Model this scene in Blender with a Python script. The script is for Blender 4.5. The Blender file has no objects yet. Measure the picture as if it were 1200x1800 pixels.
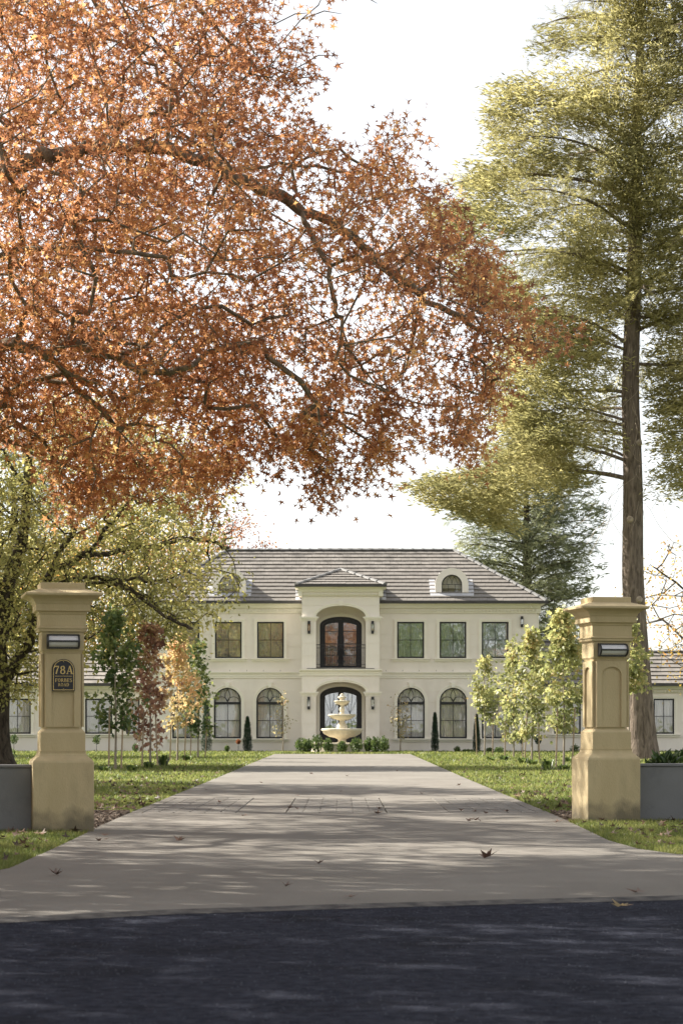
import bpy, math, random
import numpy as np
from mathutils import Vector, Matrix

random.seed(7)
rng = np.random.default_rng(11)
S = bpy.context.scene
COL = S.collection
R = math.radians

# ------------------------------------------------------------------ camera
CAM_H = 1.0
FPX = 4000.0      # focal length in photograph pixels (1200 x 1800)
HOR = 1280.0      # horizon row
cd = bpy.data.cameras.new('camera')
cam = bpy.data.objects.new('camera', cd)
COL.objects.link(cam)
cam.location = (0, 0, CAM_H)
cam.rotation_euler = (R(90), 0, 0)
cd.sensor_fit = 'VERTICAL'
cd.sensor_height = 36.0
cd.lens = 80.0
cd.shift_y = (HOR - 900) / 1800.0
cd.clip_start = 0.1
cd.clip_end = 6000
cd.dof.use_dof = True
cd.dof.focus_distance = 38
cd.dof.aperture_fstop = 7.5
S.camera = cam

# ------------------------------------------------------------------ light
SUN_AZ = 64.0     # degrees from +Y towards -X
SUN_EL = 37.0
w = bpy.data.worlds.new('World')
S.world = w
w.use_nodes = True
nt = w.node_tree
nt.nodes.clear()
sky = nt.nodes.new('ShaderNodeTexSky')
sky.sky_type = 'NISHITA'
sky.sun_disc = False
sky.sun_elevation = R(SUN_EL)
sky.sun_rotation = R(-SUN_AZ)
sky.air_density = 1.0
sky.dust_density = 1.2
sky.ozone_density = 1.0
sky.altitude = 300
hs = nt.nodes.new('ShaderNodeHueSaturation')
hs.inputs['Saturation'].default_value = 0.35
bg = nt.nodes.new('ShaderNodeBackground')
bg.inputs['Strength'].default_value = 0.05
wo = nt.nodes.new('ShaderNodeOutputWorld')
nt.links.new(sky.outputs[0], hs.inputs['Color'])
nt.links.new(hs.outputs[0], bg.inputs['Color'])
# high thin haze: an even pale veil over the whole dome, added to the clear sky
bg2 = nt.nodes.new('ShaderNodeBackground')
bg2.inputs['Color'].default_value = (1.0, 0.985, 0.955, 1)
bg2.inputs['Strength'].default_value = 0.15
ads = nt.nodes.new('ShaderNodeAddShader')
nt.links.new(bg.outputs[0], ads.inputs[0]); nt.links.new(bg2.outputs[0], ads.inputs[1])
nt.links.new(ads.outputs[0], wo.inputs['Surface'])

sl = bpy.data.lights.new('sun', 'SUN')
sl.energy = 4.9
sl.angle = R(0.55)
sl.color = (1.0, 0.945, 0.84)
sun = bpy.data.objects.new('sun', sl)
COL.objects.link(sun)
tosun = Vector((-math.sin(R(SUN_AZ)) * math.cos(R(SUN_EL)), math.cos(R(SUN_AZ)) * math.cos(R(SUN_EL)), math.sin(R(SUN_EL))))
sun.rotation_euler = tosun.to_track_quat('Z', 'Y').to_euler()
sun.location = tosun * 60

S.view_settings.view_transform = 'Standard'
S.view_settings.look = 'None'
S.view_settings.exposure = 1.62
S.view_settings.gamma = 1.0
S.view_settings.use_curve_mapping = False
S.render.engine = 'CYCLES'
S.cycles.max_bounces = 7
S.cycles.transparent_max_bounces = 8
S.cycles.sample_clamp_indirect = 6

# ------------------------------------------------------------------ helpers
def tag(o, label=None, cat=None, group=None, kind=None):
    if label: o['label'] = label
    if cat: o['category'] = cat
    if group: o['group'] = group
    if kind: o['kind'] = kind
    return o

def empty(name, loc=(0, 0, 0), rz=0, parent=None):
    o = bpy.data.objects.new(name, None)
    COL.objects.link(o)
    o.location = loc
    o.rotation_euler = (0, 0, rz)
    if parent: o.parent = parent
    return o

def link_mesh(name, me, parent=None, loc=None, rot=None):
    o = bpy.data.objects.new(name, me)
    COL.objects.link(o)
    if parent: o.parent = parent
    if loc is not None: o.location = loc
    if rot is not None: o.rotation_euler = rot
    return o

def np_mesh(name, V, F, mat, smooth=False):
    """V (n,3), F (m,k) all faces with k corners"""
    V = np.asarray(V, dtype=np.float32); F = np.asarray(F, dtype=np.int32)
    me = bpy.data.meshes.new(name)
    k = F.shape[1]
    me.vertices.add(len(V)); me.vertices.foreach_set('co', V.ravel())
    me.loops.add(F.size); me.loops.foreach_set('vertex_index', F.ravel())
    me.polygons.add(len(F))
    me.polygons.foreach_set('loop_start', np.arange(0, F.size, k, dtype=np.int32))
    me.polygons.foreach_set('loop_total', np.full(len(F), k, dtype=np.int32))
    if smooth: me.polygons.foreach_set('use_smooth', np.ones(len(F), dtype=bool))
    me.update(calc_edges=True)
    me.materials.append(mat)
    return me

class MB:
    def __init__(s): s.v = []; s.f = []
    def add(s, vs, fs):
        n = len(s.v); s.v += [tuple(p) for p in vs]; s.f += [[i + n for i in f] for f in fs]
    def box(s, x0, x1, y0, y1, z0, z1):
        s.hexa([(x0, y0), (x1, y0), (x1, y1), (x0, y1)], [z0] * 4, [z1] * 4)
    def hexa(s, q, zb, zt):
        vs = [(q[i][0], q[i][1], zb[i]) for i in range(4)] + [(q[i][0], q[i][1], zt[i]) for i in range(4)]
        s.add(vs, [(3, 2, 1, 0), (4, 5, 6, 7), (0, 1, 5, 4), (1, 2, 6, 5), (2, 3, 7, 6), (3, 0, 4, 7)])
    def cbox(s, cx, cy, cz, sx, sy, sz):
        s.box(cx - sx / 2, cx + sx / 2, cy - sy / 2, cy + sy / 2, cz - sz / 2, cz + sz / 2)
    def obox(s, c, u, v, n, su, sv, sn):
        """oriented box centred c; u, v, n unit vectors; full sizes"""
        c = Vector(c); u = Vector(u) * su / 2; v = Vector(v) * sv / 2; n = Vector(n) * sn / 2
        vs = [c + a * u + b * v + d * n for d in (-1, 1) for a, b in ((-1, -1), (1, -1), (1, 1), (-1, 1))]
        s.add(vs, [(3, 2, 1, 0), (4, 5, 6, 7), (0, 1, 5, 4), (1, 2, 6, 5), (2, 3, 7, 6), (3, 0, 4, 7)])
    def prism(s, poly, y0, y1):
        """poly in (x,z), extruded along y"""
        n = len(poly)
        vs = [(p[0], y0, p[1]) for p in poly] + [(p[0], y1, p[1]) for p in poly]
        fs = [list(range(n)), list(range(2 * n - 1, n - 1, -1))]
        fs += [(i, i + n, (i + 1) % n + n, (i + 1) % n) for i in range(n)]
        s.add(vs, fs)
    def profx(s, prof, x0, x1):
        """profile in (y,z) swept along x, with end caps"""
        n = len(prof)
        vs = [(x0, p[0], p[1]) for p in prof] + [(x1, p[0], p[1]) for p in prof]
        fs = [list(range(n - 1, -1, -1)), list(range(n, 2 * n))]
        fs += [(i, (i + 1) % n, (i + 1) % n + n, i + n) for i in range(n)]
        s.add(vs, fs)
    def lathe(s, prof, n=32, c=(0, 0, 0), flute=None):
        vs = []; fs = []
        for k, (r, z) in enumerate(prof):
            for i in range(n):
                a = 2 * math.pi * i / n
                rr = r
                if flute and flute[0] <= k <= flute[1]: rr = r * (1 + 0.03 * math.cos(a * flute[2]))
                vs.append((c[0] + rr * math.cos(a), c[1] + rr * math.sin(a), c[2] + z))
        for k in range(len(prof) - 1):
            for i in range(n):
                j = (i + 1) % n
                fs.append((k * n + i, k * n + j, (k + 1) * n + j, (k + 1) * n + i))
        fs.append(list(range(n - 1, -1, -1)))
        fs.append([(len(prof) - 1) * n + i for i in range(n)])
        s.add(vs, fs)
    def sqlathe(s, prof, c=(0, 0)):
        """square rings: prof of (half width, z)"""
        vs = []; fs = []
        for r, z in prof:
            vs += [(c[0] - r, c[1] - r, z), (c[0] + r, c[1] - r, z), (c[0] + r, c[1] + r, z), (c[0] - r, c[1] + r, z)]
        for k in range(len(prof) - 1):
            for i in range(4):
                j = (i + 1) % 4
                fs.append((k * 4 + i, k * 4 + j, (k + 1) * 4 + j, (k + 1) * 4 + i))
        fs.append((3, 2, 1, 0)); m = (len(prof) - 1) * 4; fs.append((m, m + 1, m + 2, m + 3))
        s.add(vs, fs)
    def octlathe(s, prof):
        """chamfered square rings: (half width, chamfer, z)"""
        vs = []; fs = []
        for r, c, z in prof:
            c = max(c, 0.0005)
            vs += [(-r + c, -r, z), (r - c, -r, z), (r, -r + c, z), (r, r - c, z), (r - c, r, z), (-r + c, r, z), (-r, r - c, z), (-r, -r + c, z)]
        for k in range(len(prof) - 1):
            for i in range(8):
                j = (i + 1) % 8
                fs.append((k * 8 + i, k * 8 + j, (k + 1) * 8 + j, (k + 1) * 8 + i))
        fs.append(list(range(7, -1, -1))); m = (len(prof) - 1) * 8; fs.append([m + i for i in range(8)])
        s.add(vs, fs)
    def tube(s, path, r, n=6):
        path = [Vector(p) for p in path]
        rs = r if isinstance(r, (list, tuple)) else [r] * len(path)
        vs = []; fs = []
        for k, p in enumerate(path):
            d = (path[min(k + 1, len(path) - 1)] - path[max(k - 1, 0)]).normalized()
            a = d.orthogonal().normalized() if abs(d.y) > 0.9 or k == 0 and False else (Vector((0, 1, 0)).cross(d).normalized() if abs(d.y) < 0.9 else d.orthogonal().normalized())
            b = d.cross(a)
            for i in range(n):
                t = 2 * math.pi * i / n
                vs.append(p + rs[k] * (math.cos(t) * a + math.sin(t) * b))
        for k in range(len(path) - 1):
            for i in range(n):
                j = (i + 1) % n
                fs.append((k * n + i, k * n + j, (k + 1) * n + j, (k + 1) * n + i))
        fs.append(list(range(n - 1, -1, -1))); m = (len(path) - 1) * n; fs.append([m + i for i in range(n)])
        s.add(vs, fs)
    def mesh(s, name, mat, smooth=False):
        me = bpy.data.meshes.new(name)
        me.from_pydata(s.v, [], s.f)
        me.materials.append(mat)
        if smooth: me.polygons.foreach_set('use_smooth', np.ones(len(me.polygons), dtype=bool))
        me.update()
        return me
    def build(s, name, mat, parent=None, smooth=False, bevel=0, loc=None, rot=None):
        o = link_mesh(name, s.mesh(name, mat, smooth), parent, loc, rot)
        if smooth:
            try:
                m = o.modifiers.new('es', 'EDGE_SPLIT'); m.split_angle = R(38)
            except Exception: pass
        if bevel:
            b = o.modifiers.new('bv', 'BEVEL'); b.width = bevel; b.segments = 2; b.limit_method = 'ANGLE'; b.angle_limit = R(25)
        return o

# ------------------------------------------------------------------ materials
def newmat(name):
    m = bpy.data.materials.new(name); m.use_nodes = True
    t = m.node_tree
    for n in list(t.nodes): t.nodes.remove(n)
    out = t.nodes.new('ShaderNodeOutputMaterial')
    return m, t, out

def ramp(t, stops):
    r = t.nodes.new('ShaderNodeValToRGB')
    e = r.color_ramp.elements
    while len(e) < len(stops): e.new(0.5)
    for i, (p, c) in enumerate(stops):
        e[i].position = p; e[i].color = (*c, 1)
    return r

def surf(name, c0, c1, scale=3.0, rough=0.7, bump=0.0, bscale=40.0, spec=0.3, metallic=0.0, stain=None, stscale=0.7, detail=6, stretch=None, stain_lo=0.52, stain_hi=0.7, bdist=0.01):
    m, t, out = newmat(name)
    p = t.nodes.new('ShaderNodeBsdfPrincipled')
    tc = t.nodes.new('ShaderNodeTexCoord'); src = tc.outputs['Object']
    if stretch:
        mp = t.nodes.new('ShaderNodeMapping'); mp.inputs['Scale'].default_value = stretch
        t.links.new(src, mp.inputs['Vector']); src = mp.outputs[0]
    n = t.nodes.new('ShaderNodeTexNoise'); n.inputs['Scale'].default_value = scale; n.inputs['Detail'].default_value = detail
    t.links.new(src, n.inputs['Vector'])
    r = ramp(t, [(0.3, c0), (0.7, c1)])
    t.links.new(n.outputs['Fac'], r.inputs['Fac'])
    col = r.outputs[0]
    if stain:
        n2 = t.nodes.new('ShaderNodeTexNoise'); n2.inputs['Scale'].default_value = stscale; n2.inputs['Detail'].default_value = 8
        n2.inputs['Roughness'].default_value = 0.65
        t.links.new(src, n2.inputs['Vector'])
        r2 = ramp(t, [(stain_lo, (0, 0, 0)), (stain_hi, (1, 1, 1))])
        t.links.new(n2.outputs['Fac'], r2.inputs['Fac'])
        mx = t.nodes.new('ShaderNodeMixRGB'); mx.inputs[2].default_value = (*stain, 1)
        t.links.new(r2.outputs[0], mx.inputs[0]); t.links.new(col, mx.inputs[1]); col = mx.outputs[0]
    t.links.new(col, p.inputs['Base Color'])
    p.inputs['Roughness'].default_value = rough
    p.inputs['Metallic'].default_value = metallic
    p.inputs['Specular IOR Level'].default_value = spec
    if bump:
        n3 = t.nodes.new('ShaderNodeTexNoise'); n3.inputs['Scale'].default_value = bscale; n3.inputs['Detail'].default_value = 8
        t.links.new(src, n3.inputs['Vector'])
        b = t.nodes.new('ShaderNodeBump'); b.inputs['Strength'].default_value = bump; b.inputs['Distance'].default_value = bdist
        t.links.new(n3.outputs['Fac'], b.inputs['Height']); t.links.new(b.outputs[0], p.inputs['Normal'])
    t.links.new(p.outputs[0], out.inputs[0])
    return m

def leafmat(name, cols, trans=0.5, tcols=None, rough=0.5, spec=0.25, nscale=0.6, bright_t=1.5, nmix=0.55):
    """cols: list of (pos,colour); colour per leaf from random per island mixed with a clump noise"""
    m, t, out = newmat(name)
    g = t.nodes.new('ShaderNodeNewGeometry')
    tc = t.nodes.new('ShaderNodeTexCoord')
    n = t.nodes.new('ShaderNodeTexNoise'); n.inputs['Scale'].default_value = nscale; n.inputs['Detail'].default_value = 3
    t.links.new(tc.outputs['Object'], n.inputs['Vector'])
    mr = t.nodes.new('ShaderNodeMapRange'); mr.inputs[1].default_value = 0.3; mr.inputs[2].default_value = 0.7
    t.links.new(n.outputs['Fac'], mr.inputs[0])
    mx = t.nodes.new('ShaderNodeMix'); mx.data_type = 'FLOAT'; mx.inputs[0].default_value = nmix
    t.links.new(g.outputs['Random Per Island'], mx.inputs[2]); t.links.new(mr.outputs[0], mx.inputs[3])
    r = ramp(t, cols)
    t.links.new(mx.outputs[0], r.inputs['Fac'])
    p = t.nodes.new('ShaderNodeBsdfPrincipled')
    p.inputs['Roughness'].default_value = rough; p.inputs['Specular IOR Level'].default_value = spec
    t.links.new(r.outputs[0], p.inputs['Base Color'])
    tr = t.nodes.new('ShaderNodeBsdfTranslucent')
    gm = t.nodes.new('ShaderNodeVectorMath'); gm.operation = 'SCALE'; gm.inputs[3].default_value = bright_t
    t.links.new(r.outputs[0], gm.inputs[0]); t.links.new(gm.outputs[0], tr.inputs['Color'])
    ms = t.nodes.new('ShaderNodeMixShader'); ms.inputs[0].default_value = trans
    t.links.new(p.outputs[0], ms.inputs[1]); t.links.new(tr.outputs[0], ms.inputs[2])
    t.links.new(ms.outputs[0], out.inputs[0])
    return m

def glassmat(name, refl, tint=(0.75, 0.8, 0.85)):
    m, t, out = newmat(name)
    tr = t.nodes.new('ShaderNodeBsdfTransparent'); tr.inputs[0].default_value = (*tint, 1)
    gl = t.nodes.new('ShaderNodeBsdfGlossy'); gl.inputs['Roughness'].default_value = 0.02
    gl.inputs['Color'].default_value = (0.95, 0.97, 1, 1)
    tc = t.nodes.new('ShaderNodeTexCoord')
    n = t.nodes.new('ShaderNodeTexNoise'); n.inputs['Scale'].default_value = 1.6
    t.links.new(tc.outputs['Object'], n.inputs['Vector'])
    b = t.nodes.new('ShaderNodeBump'); b.inputs['Strength'].default_value = 0.12; b.inputs['Distance'].default_value = 0.02
    t.links.new(n.outputs['Fac'], b.inputs['Height']); t.links.new(b.outputs[0], gl.inputs['Normal'])
    lw = t.nodes.new('ShaderNodeLayerWeight'); lw.inputs[0].default_value = 0.2
    ad = t.nodes.new('ShaderNodeMath'); ad.operation = 'ADD'; ad.inputs[1].default_value = refl; ad.use_clamp = True
    t.links.new(lw.outputs['Fresnel'], ad.inputs[0])
    ms = t.nodes.new('ShaderNodeMixShader')
    t.links.new(ad.outputs[0], ms.inputs[0]); t.links.new(tr.outputs[0], ms.inputs[1]); t.links.new(gl.outputs[0], ms.inputs[2])
    t.links.new(ms.outputs[0], out.inputs[0])
    return m

def barkmat(name, c0, c1, vs=(14, 14, 2.2), bump=0.9, dist=0.04):
    m, t, out = newmat(name)
    p = t.nodes.new('ShaderNodeBsdfPrincipled'); p.inputs['Roughness'].default_value = 0.9; p.inputs['Specular IOR Level'].default_value = 0.15
    tc = t.nodes.new('ShaderNodeTexCoord')
    mp = t.nodes.new('ShaderNodeMapping'); mp.inputs['Scale'].default_value = vs
    t.links.new(tc.outputs['Object'], mp.inputs['Vector'])
    n = t.nodes.new('ShaderNodeTexNoise'); n.inputs['Scale'].default_value = 1.0; n.inputs['Detail'].default_value = 8; n.inputs['Roughness'].default_value = 0.65
    n.inputs['Distortion'].default_value = 0.6
    t.links.new(mp.outputs[0], n.inputs['Vector'])
    r = ramp(t, [(0.35, c0), (0.62, c1)])
    t.links.new(n.outputs['Fac'], r.inputs['Fac']); t.links.new(r.outputs[0], p.inputs['Base Color'])
    b = t.nodes.new('ShaderNodeBump'); b.inputs['Strength'].default_value = bump; b.inputs['Distance'].default_value = dist
    t.links.new(n.outputs['Fac'], b.inputs['Height']); t.links.new(b.outputs[0], p.inputs['Normal'])
    t.links.new(p.outputs[0], out.inputs[0])
    return m

M = {}
M['render'] = surf('cream_render', (0.84, 0.775, 0.70), (0.88, 0.815, 0.74), 1.2, 0.85, 0.15, 60, 0.2, stain=(.77, .70, .62), stscale=.5, stretch=(1, 1, .4))
M['trim'] = surf('cream_trim', (0.88, 0.83, 0.73), (0.90, 0.85, 0.76), 2, 0.8, 0.05, 60, 0.2)
M['tile'] = surf('roof_tile', (0.155, 0.14, 0.125), (0.26, 0.235, 0.21), 2.3, 0.6, 0.3, 25, 0.4, stain=(0.12, 0.11, 0.10), stscale=1.1)
M['cap'] = surf('ridge_cap', (0.16, 0.155, 0.15), (0.27, 0.26, 0.25), 4, 0.6, 0.3, 25, 0.4)
M['under'] = surf('roof_under', (0.05, 0.05, 0.05), (0.07, 0.07, 0.07), 4, 0.9)
M['gutter'] = surf('gutter', (0.06, 0.055, 0.055), (0.08, 0.075, 0.075), 4, 0.5)
M['frame'] = surf('dark_frame', (0.018, 0.017, 0.022), (0.026, 0.025, 0.03), 4, 0.4, spec=0.4)
M['lead'] = surf('lead_flashing', (0.38, 0.38, 0.40), (0.52, 0.52, 0.53), 3, 0.5, 0.2, 20)
M['curtain'] = surf('curtain', (0.74, 0.70, 0.66), (0.85, 0.82, 0.78), 3, 0.9, stretch=(6, 1, 0.4))
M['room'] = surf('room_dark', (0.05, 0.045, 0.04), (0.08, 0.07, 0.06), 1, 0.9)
M['glass_hi'] = glassmat('glass_upper', 0.34, (0.85, 0.88, 0.92))
M['glass_lo'] = glassmat('glass_lower', 0.10, (0.95, 0.95, 0.95))
M['glass_lamp'] = glassmat('glass_lamp', 0.25, (0.9, 0.88, 0.8))
M['pillar'] = surf('pillar_render', (0.47, 0.38, 0.225), (0.53, 0.435, 0.265), 3.5, 0.85, 0.5, 70, 0.2, stain=(0.34, 0.28, 0.175), stscale=2.2, stretch=(1.6, 1.6, .5), stain_hi=.85)
M['wall'] = surf('grey_render', (0.16, 0.16, 0.165), (0.21, 0.21, 0.215), 1.5, 0.85, 0.2, 60, 0.2, stain=(0.12, 0.12, 0.125), stscale=1.4)
M['fount'] = surf('fountain_stone', (0.54, 0.48, 0.37), (0.64, 0.58, 0.46), 6, 0.75, 0.3, 30, 0.3, stain=(0.48, 0.40, 0.28), stscale=3)
M['black'] = surf('black_metal', (0.02, 0.02, 0.024), (0.03, 0.03, 0.035), 5, 0.35, spec=0.5)
M['opal'] = surf('opal_lens', (0.62, 0.62, 0.66), (0.7, 0.7, 0.72), 5, 0.35, spec=0.5)
M['gold'] = surf('gold_paint', (0.62, 0.45, 0.16), (0.72, 0.54, 0.22), 5, 0.5, spec=0.5)
M['plaque'] = surf('plaque_navy', (0.014, 0.014, 0.022), (0.02, 0.02, 0.03), 5, 0.4, spec=0.5)
M['stake'] = surf('hardwood_stake', (0.30, 0.22, 0.15), (0.42, 0.32, 0.23), 8, 0.8, 0.4, 40, stretch=(6, 6, 1))
M['bark_oak'] = barkmat('bark_oak', (0.10, 0.08, 0.06), (0.26, 0.22, 0.16), (9, 9, 3))
M['bark_dark'] = barkmat('bark_dark', (0.025, 0.02, 0.016), (0.10, 0.08, 0.06), (10, 10, 3))
M['bark_cedar'] = barkmat('bark_cedar', (0.08, 0.062, 0.048), (0.24, 0.19, 0.15), (12, 12, 2.0), 1.0, 0.06)
M['bark_young'] = barkmat('bark_young', (0.22, 0.18, 0.14), (0.36, 0.31, 0.25), (20, 20, 6), 0.4, 0.01)
M['soil'] = surf('soil', (0.05, 0.035, 0.025), (0.09, 0.065, 0.045), 6, 0.95, 0.8, 30)
M['chip'] = surf('bark_chip', (0.06, 0.045, 0.035), (0.22, 0.17, 0.13), 25, 0.9)

M['oak'] = leafmat('oak_leaf', [(0.12, (0.14, 0.068, 0.042)), (0.38, (0.30, 0.132, 0.065)), (0.64, (0.44, 0.215, 0.095)), (0.9, (0.60, 0.38, 0.16))], 0.54, nscale=0.7, bright_t=1.6, nmix=.4)
def single_leaf():
    m = M['oak'].copy(); m.name = 'oak_single_leaf'; t = m.node_tree
    r = [n for n in t.nodes if n.type == 'VALTORGB'][0]; oi = t.nodes.new('ShaderNodeObjectInfo')
    mm = t.nodes.new('ShaderNodeMapRange'); mm.inputs[3].default_value = .1; mm.inputs[4].default_value = .72
    t.links.new(oi.outputs['Random'], mm.inputs[0]); t.links.new(mm.outputs[0], r.inputs['Fac']); return m
M['oak_single'] = single_leaf()
M['lime'] = leafmat('yellow_green_leaf', [(0.15, (0.16, 0.16, 0.06)), (0.45, (0.33, 0.305, 0.11)), (0.7, (0.46, 0.40, 0.155)), (0.92, (0.58, 0.41, 0.17))], 0.52, nscale=0.35, bright_t=1.5)
M['amber'] = leafmat('amber_leaf', [(0.15, (0.16, 0.13, 0.03)), (0.45, (0.36, 0.25, 0.05)), (0.8, (0.48, 0.22, 0.07))], 0.5, nscale=0.35)
M['red'] = leafmat('red_brown_leaf', [(0.2, (0.12, 0.04, 0.025)), (0.5, (0.26, 0.10, 0.05)), (0.8, (0.36, 0.20, 0.09))], 0.45, nscale=0.5)
M['young_green'] = leafmat('young_green', [(0.2, (0.045, 0.07, 0.025)), (0.5, (0.095, 0.13, 0.042)), (0.8, (0.23, 0.24, 0.075))], 0.4, nscale=1.2)
M['young_red'] = leafmat('young_red', [(0.2, (0.16, 0.08, 0.065)), (0.5, (0.33, 0.18, 0.125)), (0.75, (0.48, 0.33, 0.18)), (.9, (.26, .26, .09))], 0.45, nscale=1.3)
M['young_orange'] = leafmat('young_orange', [(0.2, (0.24, 0.20, 0.08)), (0.5, (0.47, 0.35, 0.17)), (0.8, (0.58, 0.37, 0.21))], 0.5, nscale=1.0)
M['young_lime'] = leafmat('young_lime', [(0.2, (0.12, 0.135, 0.05)), (0.5, (0.27, 0.28, 0.11)), (0.75, (0.44, 0.40, 0.17)), (0.92, (0.58, 0.37, 0.20))], 0.5, spec=0.5, nscale=1.0)
M['young_pale'] = leafmat('young_pale', [(0.2, (0.22, 0.20, 0.10)), (0.5, (0.38, 0.33, 0.17)), (0.85, (0.5, 0.32, 0.16))], 0.45, nscale=1.2)
M['shrub'] = leafmat('shrub_leaf', [(0.2, (0.03, 0.055, 0.018)), (0.55, (0.09, 0.13, 0.035)), (0.85, (0.24, 0.28, 0.09))], 0.35, spec=0.5, nscale=2)
M['cypress'] = leafmat('cypress_leaf', [(0.2, (0.018, 0.04, 0.022)), (0.6, (0.035, 0.065, 0.035)), (0.9, (0.06, 0.10, 0.05))], 0.2, nscale=3)
M['cedar'] = leafmat('cedar_needles', [(0.1, (0.13, 0.128, 0.055)), (0.45, (0.285, 0.262, 0.112)), (0.8, (0.45, 0.40, 0.18))], 0.5, nscale=0.45, bright_t=1.3)
M['cedar_dark'] = leafmat('cedar_dark_needles', [(0.15, (0.10, 0.12, 0.07)), (0.55, (0.20, 0.215, 0.12)), (0.9, (0.33, 0.33, 0.18))], 0.45, nscale=0.4)
M['pine'] = leafmat('pine_needles', [(0.15, (0.03, 0.05, 0.02)), (0.6, (0.07, 0.10, 0.04)), (0.9, (0.13, 0.16, 0.06))], 0.3, nscale=0.4)
M['grass'] = leafmat('grass_blade', [(0.1, (0.06, 0.085, 0.022)), (0.5, (0.135, 0.16, 0.042)), (0.85, (0.27, 0.265, 0.09))], 0.45, spec=0.3, nscale=0.8, bright_t=1.5)
M['deadleaf'] = leafmat('dead_leaf', [(0.1, (0.045, 0.027, 0.022)), (0.5, (0.10, 0.06, 0.045)), (0.8, (0.24, 0.155, 0.11))], 0.1, nscale=5, nmix=0.2)
M['deadtwig'] = barkmat('dead_twig', (0.25, 0.2, 0.15), (0.42, 0.35, 0.27), (20, 20, 6), 0.2, 0.01)

def concrete():
    m, t, out = newmat('drive_concrete')
    p = t.nodes.new('ShaderNodeBsdfPrincipled'); p.inputs['Roughness'].default_value = 0.9; p.inputs['Specular IOR Level'].default_value = 0.12
    tc = t.nodes.new('ShaderNodeTexCoord')
    def noise(sc, det, vec=None, rough=0.6):
        n = t.nodes.new('ShaderNodeTexNoise'); n.inputs['Scale'].default_value = sc; n.inputs['Detail'].default_value = det; n.inputs['Roughness'].default_value = rough
        t.links.new(vec or tc.outputs['Object'], n.inputs['Vector']); return n
    n1 = noise(0.55, 8); r1 = ramp(t, [(0.3, (0.150, 0.137, 0.120)), (0.7, (0.212, 0.196, 0.174))]); t.links.new(n1.outputs['Fac'], r1.inputs['Fac'])
    n2 = noise(90, 4); r2 = ramp(t, [(0.3, (0.8, 0.8, 0.8)), (0.7, (1.12, 1.12, 1.12))]); t.links.new(n2.outputs['Fac'], r2.inputs['Fac'])
    mu = t.nodes.new('ShaderNodeMixRGB'); mu.blend_type = 'MULTIPLY'; mu.inputs[0].default_value = 0.7
    t.links.new(r1.outputs[0], mu.inputs[1]); t.links.new(r2.outputs[0], mu.inputs[2])
    mp = t.nodes.new('ShaderNodeMapping'); mp.inputs['Scale'].default_value = (2.2, 0.18, 1)
    t.links.new(tc.outputs['Object'], mp.inputs['Vector'])
    n3 = noise(1.0, 6, mp.outputs[0]); r3 = ramp(t, [(0.48, (0, 0, 0)), (0.72, (0.5, 0.5, 0.5))]); t.links.new(n3.outputs['Fac'], r3.inputs['Fac'])
    mx = t.nodes.new('ShaderNodeMixRGB'); mx.inputs[2].default_value = (0.145, 0.13, 0.115, 1)
    t.links.new(r3.outputs[0], mx.inputs[0]); t.links.new(mu.outputs[0], mx.inputs[1])
    t.links.new(mx.outputs[0], p.inputs['Base Color'])
    b = t.nodes.new('ShaderNodeBump'); b.inputs['Strength'].default_value = 0.4; b.inputs['Distance'].default_value = 0.004
    t.links.new(n2.outputs['Fac'], b.inputs['Height']); t.links.new(b.outputs[0], p.inputs['Normal'])
    t.links.new(p.outputs[0], out.inputs[0])
    return m
M['drive'] = concrete()
M['lip'] = surf('kerb_lip', (0.05, 0.048, 0.05), (0.15, 0.14, 0.13), 9, .9, .6, 80, .1)
M['paver'] = surf('paver', (0.135, 0.123, 0.108), (0.195, 0.18, 0.16), 3.5, 0.8, 0.4, 60, 0.25)
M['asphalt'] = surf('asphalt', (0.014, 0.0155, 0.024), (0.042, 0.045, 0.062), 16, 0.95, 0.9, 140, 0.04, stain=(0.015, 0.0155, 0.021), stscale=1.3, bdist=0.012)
M['agg'] = surf('stone_chip', (0.02, 0.022, 0.032), (0.075, 0.077, 0.095), 30, 0.9, spec=.1)
M['turf'] = surf('turf', (0.06, 0.075, 0.024), (0.10, 0.115, 0.038), 3, 0.95, 0.8, 30, 0.1, stain=(0.15, 0.14, 0.055), stscale=0.5)

# ------------------------------------------------------------------ setting: ground, road, driveway
def WX(px, Y): return (px - 600) / FPX * Y
def WZ(py, Y): return CAM_H + (HOR - py) / FPX * Y

m = MB()
gx = [-2500, -600, -120, -30, 0, 30, 120, 600, 2500]; gy = [-2500, -600, -120, -30, 0, 30, 60, 120, 600, 2500]
V = [(x, y, -0.03) for y in gy for x in gx]
F = [(j * 9 + i, j * 9 + i + 1, (j + 1) * 9 + i + 1, (j + 1) * 9 + i) for j in range(9) for i in range(8)]
m.add(V, F)
tag(m.build('ground', M['turf']), kind='structure')

# road: edge line towards the driveway
edge = [(-60, -14), (-14, 6.2), (-6, 9.9), (-3, 11.2), (-1.78, 11.87), (-0.94, 12.42), (0, 12.8), (0.99, 13.16), (2.02, 13.47), (4, 14.0), (8, 15.0), (16, 16.6), (60, 24)]
V = []; F = []
for k, (x, y) in enumerate(edge):
    V += [(x, y, 0.0), (x + 1.6, y - 9.5, 0.0), (x, y, -0.06)]
for k in range(len(edge) - 1):
    a = 3 * k; b = 3 * k + 3
    F += [(a + 1, b + 1, b, a), (a, b, b + 2, a + 2)]
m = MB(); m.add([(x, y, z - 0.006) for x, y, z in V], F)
tag(m.build('road', M['asphalt']), kind='structure')
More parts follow.
